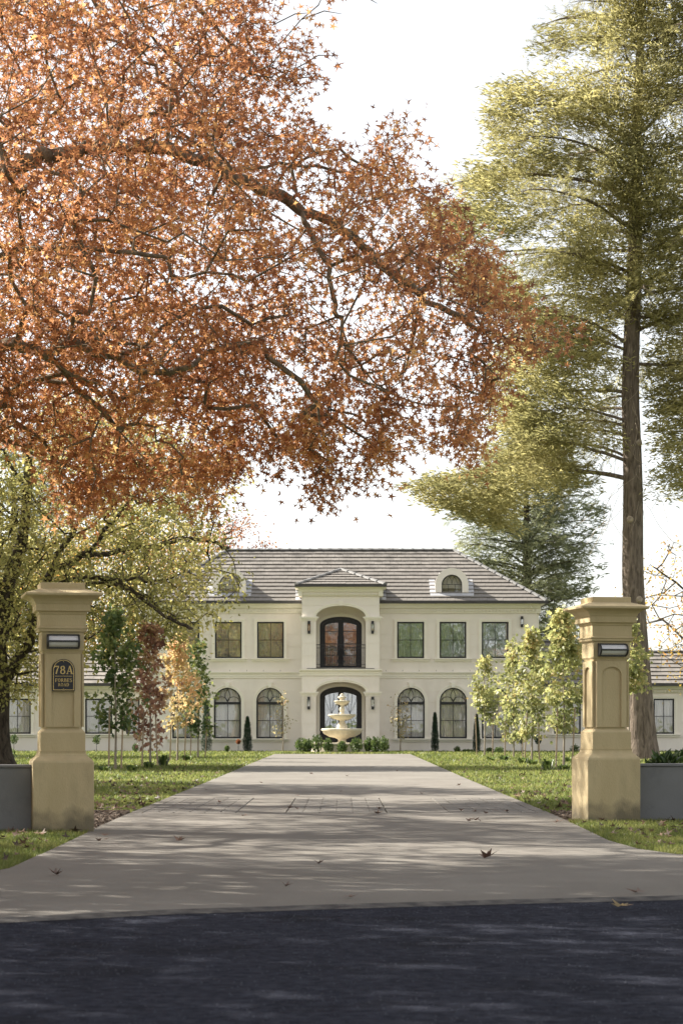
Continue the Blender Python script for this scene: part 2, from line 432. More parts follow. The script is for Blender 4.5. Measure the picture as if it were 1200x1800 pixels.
# loose aggregate on the nearest asphalt: real little stones
n = 9000
X = rng.uniform(-2.3, 2.6, n); Yy = rng.uniform(6.6, 13.2, n)
ye = np.interp(X, [e[0] for e in edge], [e[1] for e in edge])
ok = Yy < ye - 0.01
X = X[ok]; Yy = Yy[ok]; n = len(X)
tet = np.array([(1, 0, 0), (-.5, .87, 0), (-.5, -.87, 0), (0, 0, .8)])
sc = rng.uniform(0.003, 0.009, n)[:, None, None]
P = tet[None] * sc + np.stack([X, Yy, np.full(n, -0.006)], 1)[:, None]
F = np.array([(0, 1, 3), (1, 2, 3), (2, 0, 3)])[None] + (np.arange(n) * 4)[:, None, None]
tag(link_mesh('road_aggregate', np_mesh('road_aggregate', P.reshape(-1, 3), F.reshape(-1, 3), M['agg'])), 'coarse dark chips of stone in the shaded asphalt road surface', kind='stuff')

DL = [(-6.5, 9.75), (-5.2, 11.6), (-4.0, 13.2), (-3.0, 14.5), (-2.55, 15.2), (-2.36, 16.2), (-2.38, 18), (-2.42, 21), (-2.47, 23.5), (-2.5, 27), (-2.5, 33), (-2.5, 45), (-2.55, 60), (-2.6, 88.5)]
DR = [(7.5, 14.8), (5.0, 16.2), (3.6, 17.1), (2.7, 17.9), (2.46, 18.9), (2.38, 20.3), (2.42, 23), (2.44, 25), (2.45, 27), (2.46, 33), (2.48, 45), (2.54, 60), (2.66, 88.5)]
def lerp_edge(E, y): return float(np.interp(y, [p[1] for p in E], [p[0] for p in E]))
PB = [(26.9, 32.6)]
PANELS = [(-2.36, -1.25), (-0.66, 0.54), (1.28, 2.32)]
def drive_slab(y0, y1, x0=None, x1=None):
    """slab strip between rows; x None = follow the edge"""
    ys = sorted(set([y0, y1] + [p[1] for p in DL + DR if y0 < p[1] < y1]))
    mb = MB(); top = []; n = len(ys)
    for y in ys:
        xa = lerp_edge(DL, y) if x0 is None else x0
        xb = lerp_edge(DR, y) if x1 is None else x1
        if y < 15.0: pass
        top.append((xa, xb, y))
    V = []; F = []
    for xa, xb, y in top: V += [(xa, y, 0.0), (xb, y, 0.0), (xb, y, -0.05), (xa, y, -0.05)]
    for k in range(n - 1):
        a = 4 * k; b = a + 4
        F += [(a, a + 1, b + 1, b), (a + 3, a, b, b + 3), (a + 1, a + 2, b + 2, b + 1)]
    F += [(0, 3, 2, 1), (4 * n - 4, 4 * n - 3, 4 * n - 2, 4 * n - 1)]
    mb.add(V, F); return mb
drive = empty('driveway'); tag(drive, kind='structure')
# crossover: from the road edge up to y=18 -- polygon
rows = [(e[0], e[1]) for e in edge if -7 < e[0] < 8]
left = [p for p in DL if p[1] <= 18.0]; right = [p for p in DR if p[1] < 18.0] + [(lerp_edge(DR, 18.0), 18.0)]
poly = [(-6.5, 9.7)] + [p for p in rows if -6.5 < p[0] < 7.5] + [(7.5, 14.9)] + right[1:] + [(-2.38, 18.0)] + left[::-1][1:-1]
mb = MB(); k = len(poly)
mb.add([(x, y, 0.004) for x, y in poly] + [(x, y, -0.05) for x, y in poly], [list(range(k))] + [(i, i + k, (i + 1) % k + k, (i + 1) % k) for i in range(k)])
mb.build('concrete_slab', M['drive'], drive)
mb = MB()
lipv = [(x, y) for x, y in rows]
for (xa, ya), (xb, yb) in zip(lipv[:-1], lipv[1:]):
    mb.add([(xa, ya - .16, -.004), (xb, yb - .16, -.004), (xb, yb - .01, .012), (xa, ya - .01, .012), (xb, yb + .0, -.03), (xa, ya + .0, -.03)], [(0, 1, 2, 3), (3, 2, 4, 5)])
mb.build('kerb_lip', M['lip'], drive)
g = 0.012
slabs = [18.0 + g, 22.0, 26.85]
drive_slab(18 + g, 22.3).build('concrete_slab', M['drive'], drive)
drive_slab(22.3 + g, 26.88).build('concrete_slab', M['drive'], drive)
ys = [32.62, 38, 44, 50, 56, 62, 68, 74, 80, 88.5]
for a, b in zip(ys[:-1], ys[1:]):
    drive_slab(a + g, b).build('concrete_slab', M['drive'], drive)
# concrete between the paver panels
for xa, xb in ((PANELS[0][1], PANELS[1][0]), (PANELS[1][1], PANELS[2][0])):
    drive_slab(26.9, 32.6, xa + .005, xb - .005).build('concrete_slab', M['drive'], drive)
drive_slab(26.9, 32.6, -2.5, PANELS[0][0] - .005).build('concrete_slab', M['drive'], drive)
drive_slab(26.9, 32.6, PANELS[2][1] + .005, 2.46).build('concrete_slab', M['drive'], drive)
mb = MB(); mb.box(-2.3, 2.3, 18, 88, -0.06, -0.045); mb.build('joint_bed', M['soil'], drive)
pv = []
PW = 0.5
for (xa, xb) in PANELS:
    nx = 3; ny = 27
    wx = (xb - xa) / nx; wy = (32.6 - 26.9) / ny
    for j in range(ny):
        off = 0.5 * wx if j % 2 else 0
        xs = [xa] + [xa + off + i * wx for i in range(1 if not off else 0, nx + 1)]
        xs = [x for x in xs if x <= xb + 1e-6]
        if abs(xs[-1] - xb) > 1e-3: xs.append(xb)
        for u0, u1 in zip(xs[:-1], xs[1:]):
            if u1 - u0 < .05: continue
            pv.append((u0, u1, 26.9 + j * wy, 26.9 + (j + 1) * wy))
gp = 0.007
unit = {}
def paver_mesh(wx, wy):
    key = (round(wx, 2), round(wy, 2))
    if key not in unit:
        b = MB(); b.v = []; hx = wx / 2 - gp; hy = wy / 2 - gp; c = 0.006
        vs = [(-hx, -hy, -.05), (hx, -hy, -.05), (hx, hy, -.05), (-hx, hy, -.05), (-hx, -hy, -c), (hx, -hy, -c), (hx, hy, -c), (-hx, hy, -c),
              (-hx + c, -hy + c, 0), (hx - c, -hy + c, 0), (hx - c, hy - c, 0), (-hx + c, hy - c, 0)]
        fs = [(a, (a + 1) % 4, (a + 1) % 4 + 4, a + 4) for a in range(4)] + [(a + 4, (a + 1) % 4 + 4, (a + 1) % 4 + 8, a + 8) for a in range(4)] + [(8, 9, 10, 11)]
        b.add(vs, fs); unit[key] = b.mesh('paver', M['paver'])
    return unit[key]
pv.sort(key=lambda p: p[2])
for q in pv[:298]:
    o = link_mesh('paver', paver_mesh(q[1] - q[0], q[3] - q[2]), drive, ((q[0] + q[1]) / 2, (q[2] + q[3]) / 2, random.uniform(-.001, .004)), (random.uniform(-.004, .004), random.uniform(-.004, .004), 0))
if len(pv) > 298:
    b = MB()
    for q in pv[298:]: b.box(q[0] + gp, q[1] - gp, q[2] + gp, q[3] - gp, -.05, random.uniform(-.001, .003))
    o = b.build('paving', M['paver'], drive); o['kind'] = 'stuff'

# mulch bed beside the left pillar, one behind the right pillar
def mulch(x0, x1, y0, y1, n, label):
    mb = MB(); mb.box(x0, x1, y0, y1, -0.035, -0.012)
    for _ in range(n):
        cx, cy = random.uniform(x0, x1), random.uniform(y0, y1); a = random.uniform(0, 6.28); t = random.uniform(-.6, .6)
        u = Vector((math.cos(a), math.sin(a), t)).normalized(); v = u.orthogonal().normalized()
        mb.obox((cx, cy, random.uniform(-.012, .03)), u, v, u.cross(v), random.uniform(.02, .07), random.uniform(.008, .02), random.uniform(.004, .01))
    tag(mb.build('bark_mulch', M['chip']), label, kind='stuff')
mulch(-3.6, -2.5, 22.7, 27.0, 2600, 'dark bark mulch between left gate pillar and driveway edge')
mulch(2.47, 3.4, 24.8, 27.0, 900, 'dark bark mulch behind the right gate pillar')
b = MB(); b.box(-3.6, -2.52, 27.02, 27.06, -0.03, 0.03)
tag(b.build('garden_edging', M['stake']), 'thin dark edging strip between mulch bed and left lawn', 'edging')

# ------------------------------------------------------------------ leaf templates
def star(lobes, rin, rout, n_side=None, fold=0.15, squash=0.8, stem=0.3):
    """lobed leaf in xy plane, tip towards +x, fan of triangles round the centre"""
    pts = []
    k = 2 * lobes
    for i in range(k):
        a = math.pi * 2 * i / k
        r = rout[i // 2 % len(rout)] if i % 2 == 0 else rin
        pts.append((r * math.cos(a), squash * r * math.sin(a)))
    V = [(0, 0, 0)] + [(x, y, fold * (abs(y)) - 0.12 * x * x) for x, y in pts]
    F = [(0, 1 + i, 1 + (i + 1) % k) for i in range(k)]
    return np.array(V), np.array(F)
OAK_T = star(5, 0.14, [0.6, 0.5, 0.42, 0.42, 0.5], squash=0.95)
OAK_T = (OAK_T[0][1:], np.array([(9, 0, 1), (1, 2, 3), (3, 4, 5), (5, 6, 7), (7, 8, 9), (9, 1, 3), (9, 3, 5), (9, 5, 7)]))
def bent(T, a, b):
    V = T[0].copy(); V[:, 2] = np.abs(V[:, 1]) * a + V[:, 0] ** 2 * b; V[:, 1] *= (1 - .35 * abs(a)); V[:, 0] *= (1 - .2 * abs(b)); return (V, T[1])
OAK_V = [bent(OAK_T, .2, -.3), bent(OAK_T, .6, -.4), bent(OAK_T, -.3, .5), bent(OAK_T, .9, -.8)]
MAPLE_T = star(5, 0.28, [0.55, 0.5, 0.38, 0.38, 0.5])
SMALL_T = (np.array([(-.5, 0, 0), (0, -.28, .06), (.5, 0, -.05), (0, .28, .06)]), np.array([(0, 1, 2), (0, 2, 3)]))
DIA_T = (np.array([(-.5, 0, 0), (-.1, -.26, .08), (.5, 0, -.08), (-.1, .26, .08), (0, 0, 0)]), np.array([(0, 1, 4), (1, 2, 4), (2, 3, 4), (3, 0, 4)]))
def feather(nb=4, w=0.075):
    V = []; F = []
    # spine sliver
    V += [(0, -.012, 0), (0, .012, 0), (1, 0, -.06)]; F.append((0, 1, 2))
    for i in range(nb):
        x = 0.1 + 0.8 * i / nb; L = 0.30 * (1 - 0.55 * i / nb)
        for sgn in (-1, 1):
            k = len(V)
            V += [(x - w * .5, 0, 0), (x + w * .6, 0, 0.01), (x + L * .75, sgn * L, -.05 + .04 * ((i * 7) % 3))]
            F.append((k, k + 1, k + 2))
    return np.array(V), np.array(F)
FEATHER_T = feather()
NEEDLE_T = (np.array([(-.5, 0, 0), (0, -.105, .03), (.5, 0, -.08), (.05, .105, .03)]), np.array([(0, 1, 2), (0, 2, 3)]))

def rot_frames(n, d=None, spread=1.0, up=None):
    """random orthonormal frames (n,3,3) rows = x,y,z axes; x axis biased to d"""
    x = rng.normal(size=(n, 3))
    x /= np.linalg.norm(x, axis=1, keepdims=True)
    if d is not None:
        x = d + spread * x
        x /= np.linalg.norm(x, axis=1, keepdims=True) + 1e-9
    t = rng.normal(size=(n, 3)) if up is None else np.tile(np.array(up, float), (n, 1)) + 0.45 * rng.normal(size=(n, 3))
    y = np.cross(t, x); y /= np.linalg.norm(y, axis=1, keepdims=True) + 1e-9
    z = np.cross(x, y)
    return np.stack([x, y, z], 1)

def scatter(T, pos, frames, size):
    V, F = T
    n = len(pos)
    P = np.einsum('vk,nkj->nvj', V, frames) * size[:, None, None] + pos[:, None]
    FF = F[None] + (np.arange(n) * len(V))[:, None, None]
    return P.reshape(-1, 3), FF.reshape(-1, 3)

def merge(parts):
    Vs = []; Fs = []; k = 0
    for V, F in parts:
        Vs.append(V); Fs.append(F + k); k += len(V)
    return np.concatenate(Vs), np.concatenate(Fs)

# ------------------------------------------------------------------ tree growing
def resample(pts, step):
    pts = [np.array(p, float) for p in pts]; out = [pts[0]]
    for a, b in zip(pts[:-1], pts[1:]):
        n = max(1, int(np.linalg.norm(b - a) / step))
        for i in range(1, n + 1): out.append(a + (b - a) * i / n)
    return out

def smooth_poly(pts, it=2):
    pts = [np.array(p, float) for p in pts]
    for _ in range(it):
        q = [pts[0]]
        for a, b in zip(pts[:-1], pts[1:]): q += [a * .75 + b * .25, a * .25 + b * .75]
        q.append(pts[-1]); pts = q
    return pts

def tubes(P0, D0, R0, P1, D1, R1, n):
    """vectorised frusta"""
    def frame(D):
        D = D / (np.linalg.norm(D, axis=1, keepdims=True) + 1e-9)
        ref = np.tile(np.array([0.31, 0.87, 0.11]), (len(D), 1)); 
        a = np.cross(ref, D); a /= np.linalg.norm(a, axis=1, keepdims=True) + 1e-9
        return a, np.cross(D, a)
    t = np.arange(n) * 2 * math.pi / n; c = np.cos(t)[None, :, None]; s = np.sin(t)[None, :, None]
    a0, b0 = frame(D0); a1, b1 = frame(D1)
    A = P0[:, None] + R0[:, None, None] * (a0[:, None] * c + b0[:, None] * s)
    B = P1[:, None] + R1[:, None, None] * (a1[:, None] * c + b1[:, None] * s)
    V = np.concatenate([A, B], 1).reshape(-1, 3)
    i = np.arange(n); j = (i + 1) % n
    q = np.stack([i, j, j + n, i + n], 1)
    F = q[None] + (np.arange(len(P0)) * 2 * n)[:, None, None]
    return V, F.reshape(-1, 4)

def grow(root_name, label, cat, base, trunk, limbs, clusters, bark, leaf, group=None, T=OAK_T, size=(0.1, 0.15), per=12, spread=0.22,
         twig=0.005, expo=0.45, rmin_main=0.02, step=0.3, hang=0.25, flare=1.6, individual=0, leafvis=None, sag=0.1, up=None, rootbias=0.12, trunk_r=None, outer_twigs=True):
    """trunk: polyline (world); limbs: list of polylines; clusters: (n,3) array. everything is stored relative to base"""
    base = np.array(base, float)
    root = empty(root_name, tuple(base)); tag(root, label, cat, group)
    pos = []; par = []; typ = []
    def add_chain(pts, start, ty):
        p = start
        for q in pts:
            pos.append(np.array(q, float)); par.append(p); typ.append(ty); p = len(pos) - 1
        return p
    tr = resample(smooth_poly(trunk), step)
    add_chain(tr, -1, 0)
    for k, L in enumerate(limbs):
        pts = resample(smooth_poly(L), step)
        P = np.array(pos); d = np.linalg.norm(P - pts[0], axis=1); a = int(d.argmin())
        pts = pts if d[a] > step * .6 else pts[1:]
        if d[a] > step * 1.5: pts = resample([pos[a], pts[0]], step)[1:] + pts[1:]
        add_chain([q + rng.normal(size=3) * 0.03 for q in pts], a, 1 + k)
    nl = len(pos)
    N0 = np.array(pos)
    C = np.asarray(clusters, float)
    # order by distance to the skeleton
    dd = np.array([np.min(np.sum((N0 - c) ** 2, 1)) for c in C])
    C = C[np.argsort(dd)]
    cap = 60000
    PA = np.zeros((cap, 3)); PA[:nl] = N0; DR_ = np.zeros(cap)
    for i in range(nl):
        DR_[i] = 0 if par[i] < 0 else DR_[par[i]] + np.linalg.norm(PA[i] - PA[par[i]])
    cnt = nl; ends = []
    for c in C:
        d = np.linalg.norm(PA[:cnt] - c, axis=1) + rootbias * DR_[:cnt]
        if cnt > 40: d[:len(tr) // 3] += 2.0
        a = int(d.argmin())
        L = np.linalg.norm(PA[a] - c)
        n = max(1, int(L / (step * 1.3)))
        p = a; A0 = PA[a].copy()
        for i in range(1, n + 1):
            f = i / n
            q = A0 + (c - A0) * f
            if i < n: q = q + rng.normal(size=3) * L * 0.05
            q[2] += sag * L * math.sin(f * math.pi)
            PA[cnt] = q; par.append(p); typ.append(-1); DR_[cnt] = DR_[p] + np.linalg.norm(q - PA[p]); p = cnt; cnt += 1
        ends.append(p)
    Pn = PA[:cnt]; par = np.array(par); typ = np.array(typ)
    w_ = np.zeros(cnt); w_[ends] += 1
    for i in range(nl):
        w_[i] += 0.02
    for i in range(cnt - 1, 0, -1):
        if par[i] >= 0: w_[par[i]] += w_[i]
    rad = twig * np.maximum(w_, 1) ** expo
    # minimum thickness for the traced limbs, tapering along them
    for i in range(nl):
        if typ[i] > 0: rad[i] = max(rad[i], rmin_main)
    if trunk_r:
        k = np.arange(len(tr)) / max(1, len(tr) - 1)
        rad[:len(tr)] = np.maximum(rad[:len(tr)] * 0.6, np.interp(k, [0, 1], trunk_r))
    zb = Pn[:, 2] - base[2]
    fl = np.where(typ == 0, 1 + (flare - 1) * np.exp(-np.maximum(zb, 0) / 0.35), 1)
    rad = rad * fl
    # main child
    best = {}
    for i in range(cnt):
        p = par[i]
        if p >= 0 and (p not in best or w_[i] > w_[best[p]] or (typ[i] == typ[p] and typ[p] >= 0 and typ[best[p]] != typ[p])):
            if p in best and typ[best[p]] == typ[p] and typ[p] >= 0 and typ[i] != typ[p]: continue
            best[p] = i
    dirn = np.zeros((cnt, 3))
    for i in range(cnt):
        p = par[i]
        d = Pn[i] - Pn[p] if p >= 0 else np.array([0, 0, 1.0])
        if i in best: d = d / (np.linalg.norm(d) + 1e-9) + (Pn[best[i]] - Pn[i]) / (np.linalg.norm(Pn[best[i]] - Pn[i]) + 1e-9)
        dirn[i] = d
    idx = np.array([i for i in range(cnt) if par[i] >= 0])
    pr = par[idx]
    main = np.array([best[p] == i for i, p in zip(idx, pr)])
    P0 = Pn[pr]; P1 = Pn[idx]
    D0 = np.where(main[:, None], dirn[pr], P1 - P0); D1 = dirn[idx]
    R0 = np.where(main, rad[pr], rad[idx] * 1.15); R1 = rad[idx]
    last = np.array([i not in best for i in idx]); R1 = np.where(last, R1 * 0.5, R1)
    def part(mask, name, n, stuff=False):
        if not mask.any(): return
        V, F = tubes(P0[mask] - base, D0[mask], R0[mask], P1[mask] - base, D1[mask], R1[mask], n)
        o = link_mesh(name, np_mesh(name, V, F, bark, True), root)
        if stuff: o['kind'] = 'stuff'
    ti = typ[idx]
    part(ti == 0, 'trunk', 12)
    for k in range(len(limbs)): part(ti == k + 1, 'limb', 8)
    if outer_twigs: part(ti < 0, 'twigs', 4, True)
    # leaves
    E = np.array(ends); ce = Pn[E]; de = Pn[E] - Pn[par[E]]; de /= np.linalg.norm(de, axis=1, keepdims=True) + 1e-9
    cnts = rng.poisson(per, len(E)); ii = np.repeat(np.arange(len(E)), cnts)
    lp = ce[ii] + rng.normal(size=(len(ii), 3)) * np.array([spread, spread, spread * .8]) + de[ii] * spread * 0.3
    dl = lp - ce[ii]; dl /= np.linalg.norm(dl, axis=1, keepdims=True) + 1e-9
    dl[:, 2] -= hang
    fr = rot_frames(len(lp), dl, 0.8, up)
    sz = rng.uniform(size[0], size[1], len(lp))
    if individual:

        vis = leafvis(lp) if leafvis else np.arange(len(lp))
        pick = vis[:individual]
        lms = [np_mesh('leaf', t_[0], t_[1], M['oak_single']) for t_ in T]
        for i in pick:
            o = link_mesh('leaf', lms[int(i) % len(lms)], root)
            mt = Matrix([[*(fr[i][:, 0]), 0], [*(fr[i][:, 1]), 0], [*(fr[i][:, 2]), 0], [0, 0, 0, 1]])
            mt = Matrix(((fr[i][0][0], fr[i][1][0], fr[i][2][0], 0), (fr[i][0][1], fr[i][1][1], fr[i][2][1], 0), (fr[i][0][2], fr[i][1][2], fr[i][2][2], 0), (0, 0, 0, 1)))
            o.matrix_local = Matrix.Translation(Vector(lp[i] - base)) @ mt @ Matrix.Scale(float(sz[i]), 4)
        keep = np.ones(len(lp), bool); keep[pick] = False
        lp, fr, sz = lp[keep], fr[keep], sz[keep]
    if isinstance(T, list):
        pr_ = []; kk = len(T); sel = rng.integers(0, kk, len(lp))
        for q in range(kk): pr_.append(scatter(T[q], (lp - base)[sel == q], fr[sel == q], sz[sel == q]))
        V, F = merge(pr_)
    else: V, F = scatter(T, lp - base, fr, sz)
    o = link_mesh('crown', np_mesh('crown', V, F, leaf), root); o['kind'] = 'stuff'
    return root

def in_poly(P, poly):
    x, y = P[:, 0], P[:, 1]; ins = np.zeros(len(P), bool); n = len(poly)
    for i in range(n):
        x0, y0 = poly[i]; x1, y1 = poly[(i + 1) % n]
        c = ((y0 > y) != (y1 > y)) & (x < (x1 - x0) * (y - y0) / (y1 - y0 + 1e-12) + x0)
        ins ^= c
    return ins
def edge_dist(P, poly):
    d = np.full(len(P), 1e9); n = len(poly)
    for i in range(n):
        a = np.array(poly[i], float); b = np.array(poly[(i + 1) % n], float); ab = b - a
        t = np.clip(((P - a) @ ab) / (ab @ ab + 1e-9), 0, 1)
        d = np.minimum(d, np.linalg.norm(P - (a + t[:, None] * ab), axis=1))
    return d

# cheap value noise in 3D
_G = rng.random((32, 32, 32))
def vnoise(P):
    f = np.floor(P).astype(int); t = P - f; t = t * t * (3 - 2 * t); r = 0
    for dx in (0, 1):
        for dy in (0, 1):
            for dz in (0, 1):
                wgt = (t[:, 0] if dx else 1 - t[:, 0]) * (t[:, 1] if dy else 1 - t[:, 1]) * (t[:, 2] if dz else 1 - t[:, 2])
                r = r + wgt * _G[(f[:, 0] + dx) % 32, (f[:, 1] + dy) % 32, (f[:, 2] + dz) % 32]
    return r

def crown_from_outline(poly, Yc, n, depth, soft, noise_scale=0.7, thr=0.38, off=(0, 0, 0), inset=6):
    """sample points in a traced outline given its own distance and real depth (thick in the middle, thin at the rim)"""
    poly = [tuple(p) for p in poly]
    xs = [p[0] for p in poly]; ys = [p[1] for p in poly]
    out = []
    s = Yc / FPX
    while sum(len(o) for o in out) < n:
        P = np.stack([rng.uniform(min(xs), max(xs), n * 3), rng.uniform(min(ys), max(ys), n * 3)], 1)
        P = P[in_poly(P, poly)]
        d = edge_dist(P, poly); P = P[d > inset]; d = d[d > inset]
        T_ = depth * np.minimum(1, (d / soft)) ** 0.6
        y = rng.uniform(-1, 1, len(P)) * T_
        W = np.stack([(P[:, 0] - 600) * s, Yc + y, CAM_H + (HOR - P[:, 1]) * s], 1)
        W = W[vnoise(W / noise_scale + np.array(off)) > thr]
        out.append(W)
    return np.concatenate(out)[:n]

def ell_points(c, r, n, noise_scale=0.8, thr=0.38, zpow=None):
    out = []
    while sum(len(o) for o in out) < n:
        P = rng.uniform(-1, 1, (n * 4, 3)); q = np.linalg.norm(P, axis=1); P = P[(q < 1) & (rng.random(len(P)) < 0.25 + q)]
        W = np.array(c) + P * np.array(r)
        W = W[vnoise(W / noise_scale) > thr]; out.append(W)
    return np.concatenate(out)[:n]

def pl(pts, Yc, ys=None):
    """traced polyline -> world at distance Yc (ys: depth offsets)"""
    s = Yc / FPX
    return [((p[0] - 600) * s, Yc + (ys[i] if ys else 0), CAM_H + (HOR - p[1]) * s) for i, p in enumerate(pts)]

# ------------------------------------------------------------------ the house
HY = 97.0          # main wall plane
PY = 95.6          # portico front plane
AX = 598.5         # axis of symmetry in the photograph
def hx(px, Y=HY): return (px - 600) / FPX * Y
def hz(py, Y=HY): return CAM_H + (HOR - py) / FPX * Y

def arch_top(op, x):
    xl, xr, zb, zs, rise = op[:5]
    if rise <= 0: return zs
    c = (xl + xr) / 2; r = (xr - xl) / 2
    return zs + rise * math.sqrt(max(0, 1 - ((x - c) / r) ** 2))

def wall_cells(mb, x0, x1, z0, z1, y0, y1, ops, seg=14):
    xs = {x0, x1}
    for op in ops:
        if op[1] <= x0 or op[0] >= x1: continue
        if op[2] >= z1 or op[3] + op[4] <= z0: continue
        k = seg if op[4] > 0 and op[3] + op[4] > z0 and op[3] < z1 else 1
        for i in range(k + 1):
            # cosine spacing for arches
            f = 0.5 - 0.5 * math.cos(math.pi * i / k) if k > 1 else i
            xs.add(op[0] + (op[1] - op[0]) * f)
    xs = sorted(x for x in xs if x0 - 1e-6 <= x <= x1 + 1e-6)
    for a, b in zip(xs[:-1], xs[1:]):
        if b - a < 1e-5: continue
        mid = (a + b) / 2
        hits = sorted([op for op in ops if op[0] < mid < op[1] and op[2] < z1 and op[3] + op[4] > z0], key=lambda o: o[2])
        ca = cb = z0
        for hit in hits:
            lo = max(z0, min(z1, hit[2]))
            if lo > max(ca, cb) + 1e-5: mb.hexa([(a, y0), (b, y0), (b, y1), (a, y1)], [ca, cb, cb, ca], [lo] * 4)
            ca = min(z1, max(z0, arch_top(hit, a))); cb = min(z1, max(z0, arch_top(hit, b)))
        if ca < z1 - 1e-5 or cb < z1 - 1e-5:
            mb.hexa([(a, y0), (b, y0), (b, y1), (a, y1)], [ca, cb, cb, ca], [z1] * 4)

def panel_ranges(x0, x1, z0, z1, ops):
    """x ranges of a course that openings leave standing"""
    cuts = [(max(x0, o[0]), min(x1, o[1])) for o in ops if o[2] <= z0 + .02 and o[3] >= z1 - .02 and o[1] > x0 and o[0] < x1]
    cuts += [((o[0] + o[1]) / 2,) * 2 for o in ops if o[2] <= z0 + .02 and o[3] < z1 - .02 and o[3] + o[4] >= z1 - .002 and o[1] > x0 and o[0] < x1]
    cuts.sort()
    out = []; c = x0
    for a, b in cuts:
        if a > c + 1e-4: out.append((c, a))
        c = max(c, b)
    if c < x1 - 1e-4: out.append((c, x1))
    return out

def arch_band(mb, xl, xr, zs, rise, wdt, y0, y1, seg=24, legs=None):
    """curved moulding outside the opening edge, optionally with legs down to z"""
    c = (xl + xr) / 2; r = (xr - xl) / 2
    P = []
    for i in range(seg + 1):
        a = math.pi * (1 - i / seg)
        P.append(((c + r * math.cos(a), zs + rise * math.sin(a)), (c + (r + wdt) * math.cos(a), zs + (rise + wdt) * math.sin(a))))
    if legs is not None:
        P = [((xl, legs), (xl - wdt, legs))] + P + [((xr, legs), (xr + wdt, legs))]
    for (a, b), (d, e) in zip(P[:-1], P[1:]):
        vs = [(a[0], y0, a[1]), (b[0], y0, b[1]), (e[0], y0, e[1]), (d[0], y0, d[1])]
        vs += [(x, y1, z) for x, _, z in vs]
        mb.add(vs, [(0, 1, 2, 3), (7, 6, 5, 4), (0, 4, 5, 1), (1, 5, 6, 2), (2, 6, 7, 3), (3, 7, 4, 0)])

house = empty('mansion', (0, HY, 0))
tag(house, 'two storey cream rendered mansion with grey tiled hip roof and central portico', 'house')
def H(mb, name, mat, parent=house, **k):
    """build with world coordinates, re-expressed relative to the house"""
    mb.v = [(x, y - HY, z) for x, y, z in mb.v]
    return mb.build(name, mat, parent, **k)

GZ = -0.02
win_up = [(378, 425), (452, 499), (697.5, 745), (772, 819), (846, 893), (304, 351)]
win_lo = [(376, 424), (450.5, 498.5), (698, 746), (772, 820), (846, 894), (303, 351)]
ops_main = []
for a, b in win_up: ops_main.append((hx(a), hx(b), hz(1157), hz(1093), 0))
for a, b in win_lo:
    r = (hx(b) - hx(a)) / 2
    ops_main.append((hx(a), hx(b), hz(1298), hz(1209) - r, r))
door_lo = (hx(562), hx(635.5), 0.35, hz(1224), hz(1207) - hz(1224))
door_up = (hx(562), hx(635.5), hz(1174), hz(1099), hz(1084) - hz(1099))
ops_main += [door_lo, door_up]
XL, XR = hx(253), hx(943)
ZE = hz(1060)
mb = MB()
wall_cells(mb, XL, XR, GZ, ZE, HY, HY + 0.3, ops_main)
mb.box(XL, XL + .3, HY + .3, HY + 7.4, GZ, ZE); mb.box(XR - .3, XR, HY + .3, HY + 7.4, GZ, ZE); mb.box(XL, XR, HY + 7.4, HY + 7.7, GZ, ZE)
wall = H(mb, 'wall', M['render'])
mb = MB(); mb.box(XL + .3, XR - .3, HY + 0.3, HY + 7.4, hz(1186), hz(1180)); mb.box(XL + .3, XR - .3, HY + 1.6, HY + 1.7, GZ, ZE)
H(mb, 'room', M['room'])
joints = [1290.7, 1272, 1253.5, 1235, 1216.5, 1193, 1159.5, 1137.5, 1115.5, 1079]
zj = [GZ] + [hz(j) for j in joints]
for a, b in zip(zj[:-1], zj[1:]):
    if abs(b - hz(1193)) < 1e-6: pass
    for xa, xb in ((XL - .014, hx(531, HY)), (hx(666, HY), XR + .014)):
        for ra, rb in panel_ranges(xa, xb, a + .014, b - .014, ops_main):
            mb = MB()
            wall_cells(mb, ra, rb, a + 0.014, b - 0.014, HY - 0.016, HY - 0.001, ops_main, 18)
            H(mb, 'wall_panel', M['render'], wall)
# string course, cornice, dentils
def moulding(name, x0, x1, yf, zs, parent=house, mat='trim'):
    """zs: list of (projection, z) going up; swept along x"""
    mb = MB(); prof = [(yf, zs[0][1])] + [(yf - p, z) for p, z in zs] + [(yf, zs[-1][1])]
    mb.profx(prof, x0, x1)
    return H(mb, name, M[mat], parent)
def string(x0, x1, yf, Y):
    return [(.03, hz(1192, Y)), (.03, hz(1189, Y)), (.05, hz(1188.5, Y)), (.05, hz(1185.5, Y)), (.10, hz(1184, Y)), (.12, hz(1182, Y)), (.12, hz(1181, Y))]
for x0, x1 in ((XL - .1, hx(530.5)), (hx(666.5), XR + .1)):
    moulding('string_course', x0, x1, HY - .016, string(x0, x1, HY, HY))
    moulding('cornice', x0, x1, HY - .016, [(.04, hz(1078)), (.04, hz(1070.5)), (.14, hz(1069)), (.18, hz(1066)), (.28, hz(1062)), (.34, hz(1059.5)), (.34, hz(1058.7))])
    mb = MB(); x = x0 + .05
    while x < x1 - .06:
        mb.box(x, x + .075, HY - .016 - .11, HY - .055, hz(1075.5), hz(1071)); x += .15
    o = H(mb, 'dentils', M['trim']); o['kind'] = 'stuff'
# end returns of the cornice
mb = MB(); mb.box(XR, XR + .34, HY - .35, HY + 7.9, hz(1062), hz(1058.7)); mb.box(XL - .34, XL, HY - .35, HY + 7.9, hz(1062), hz(1058.7)); mb.box(XR, XR + .16, HY - .02, HY + 7.8, hz(1078), hz(1062.2)); mb.box(XL - .16, XL, HY - .02, HY + 7.8, hz(1078), hz(1062.2))
H(mb, 'soffit', M['trim'])
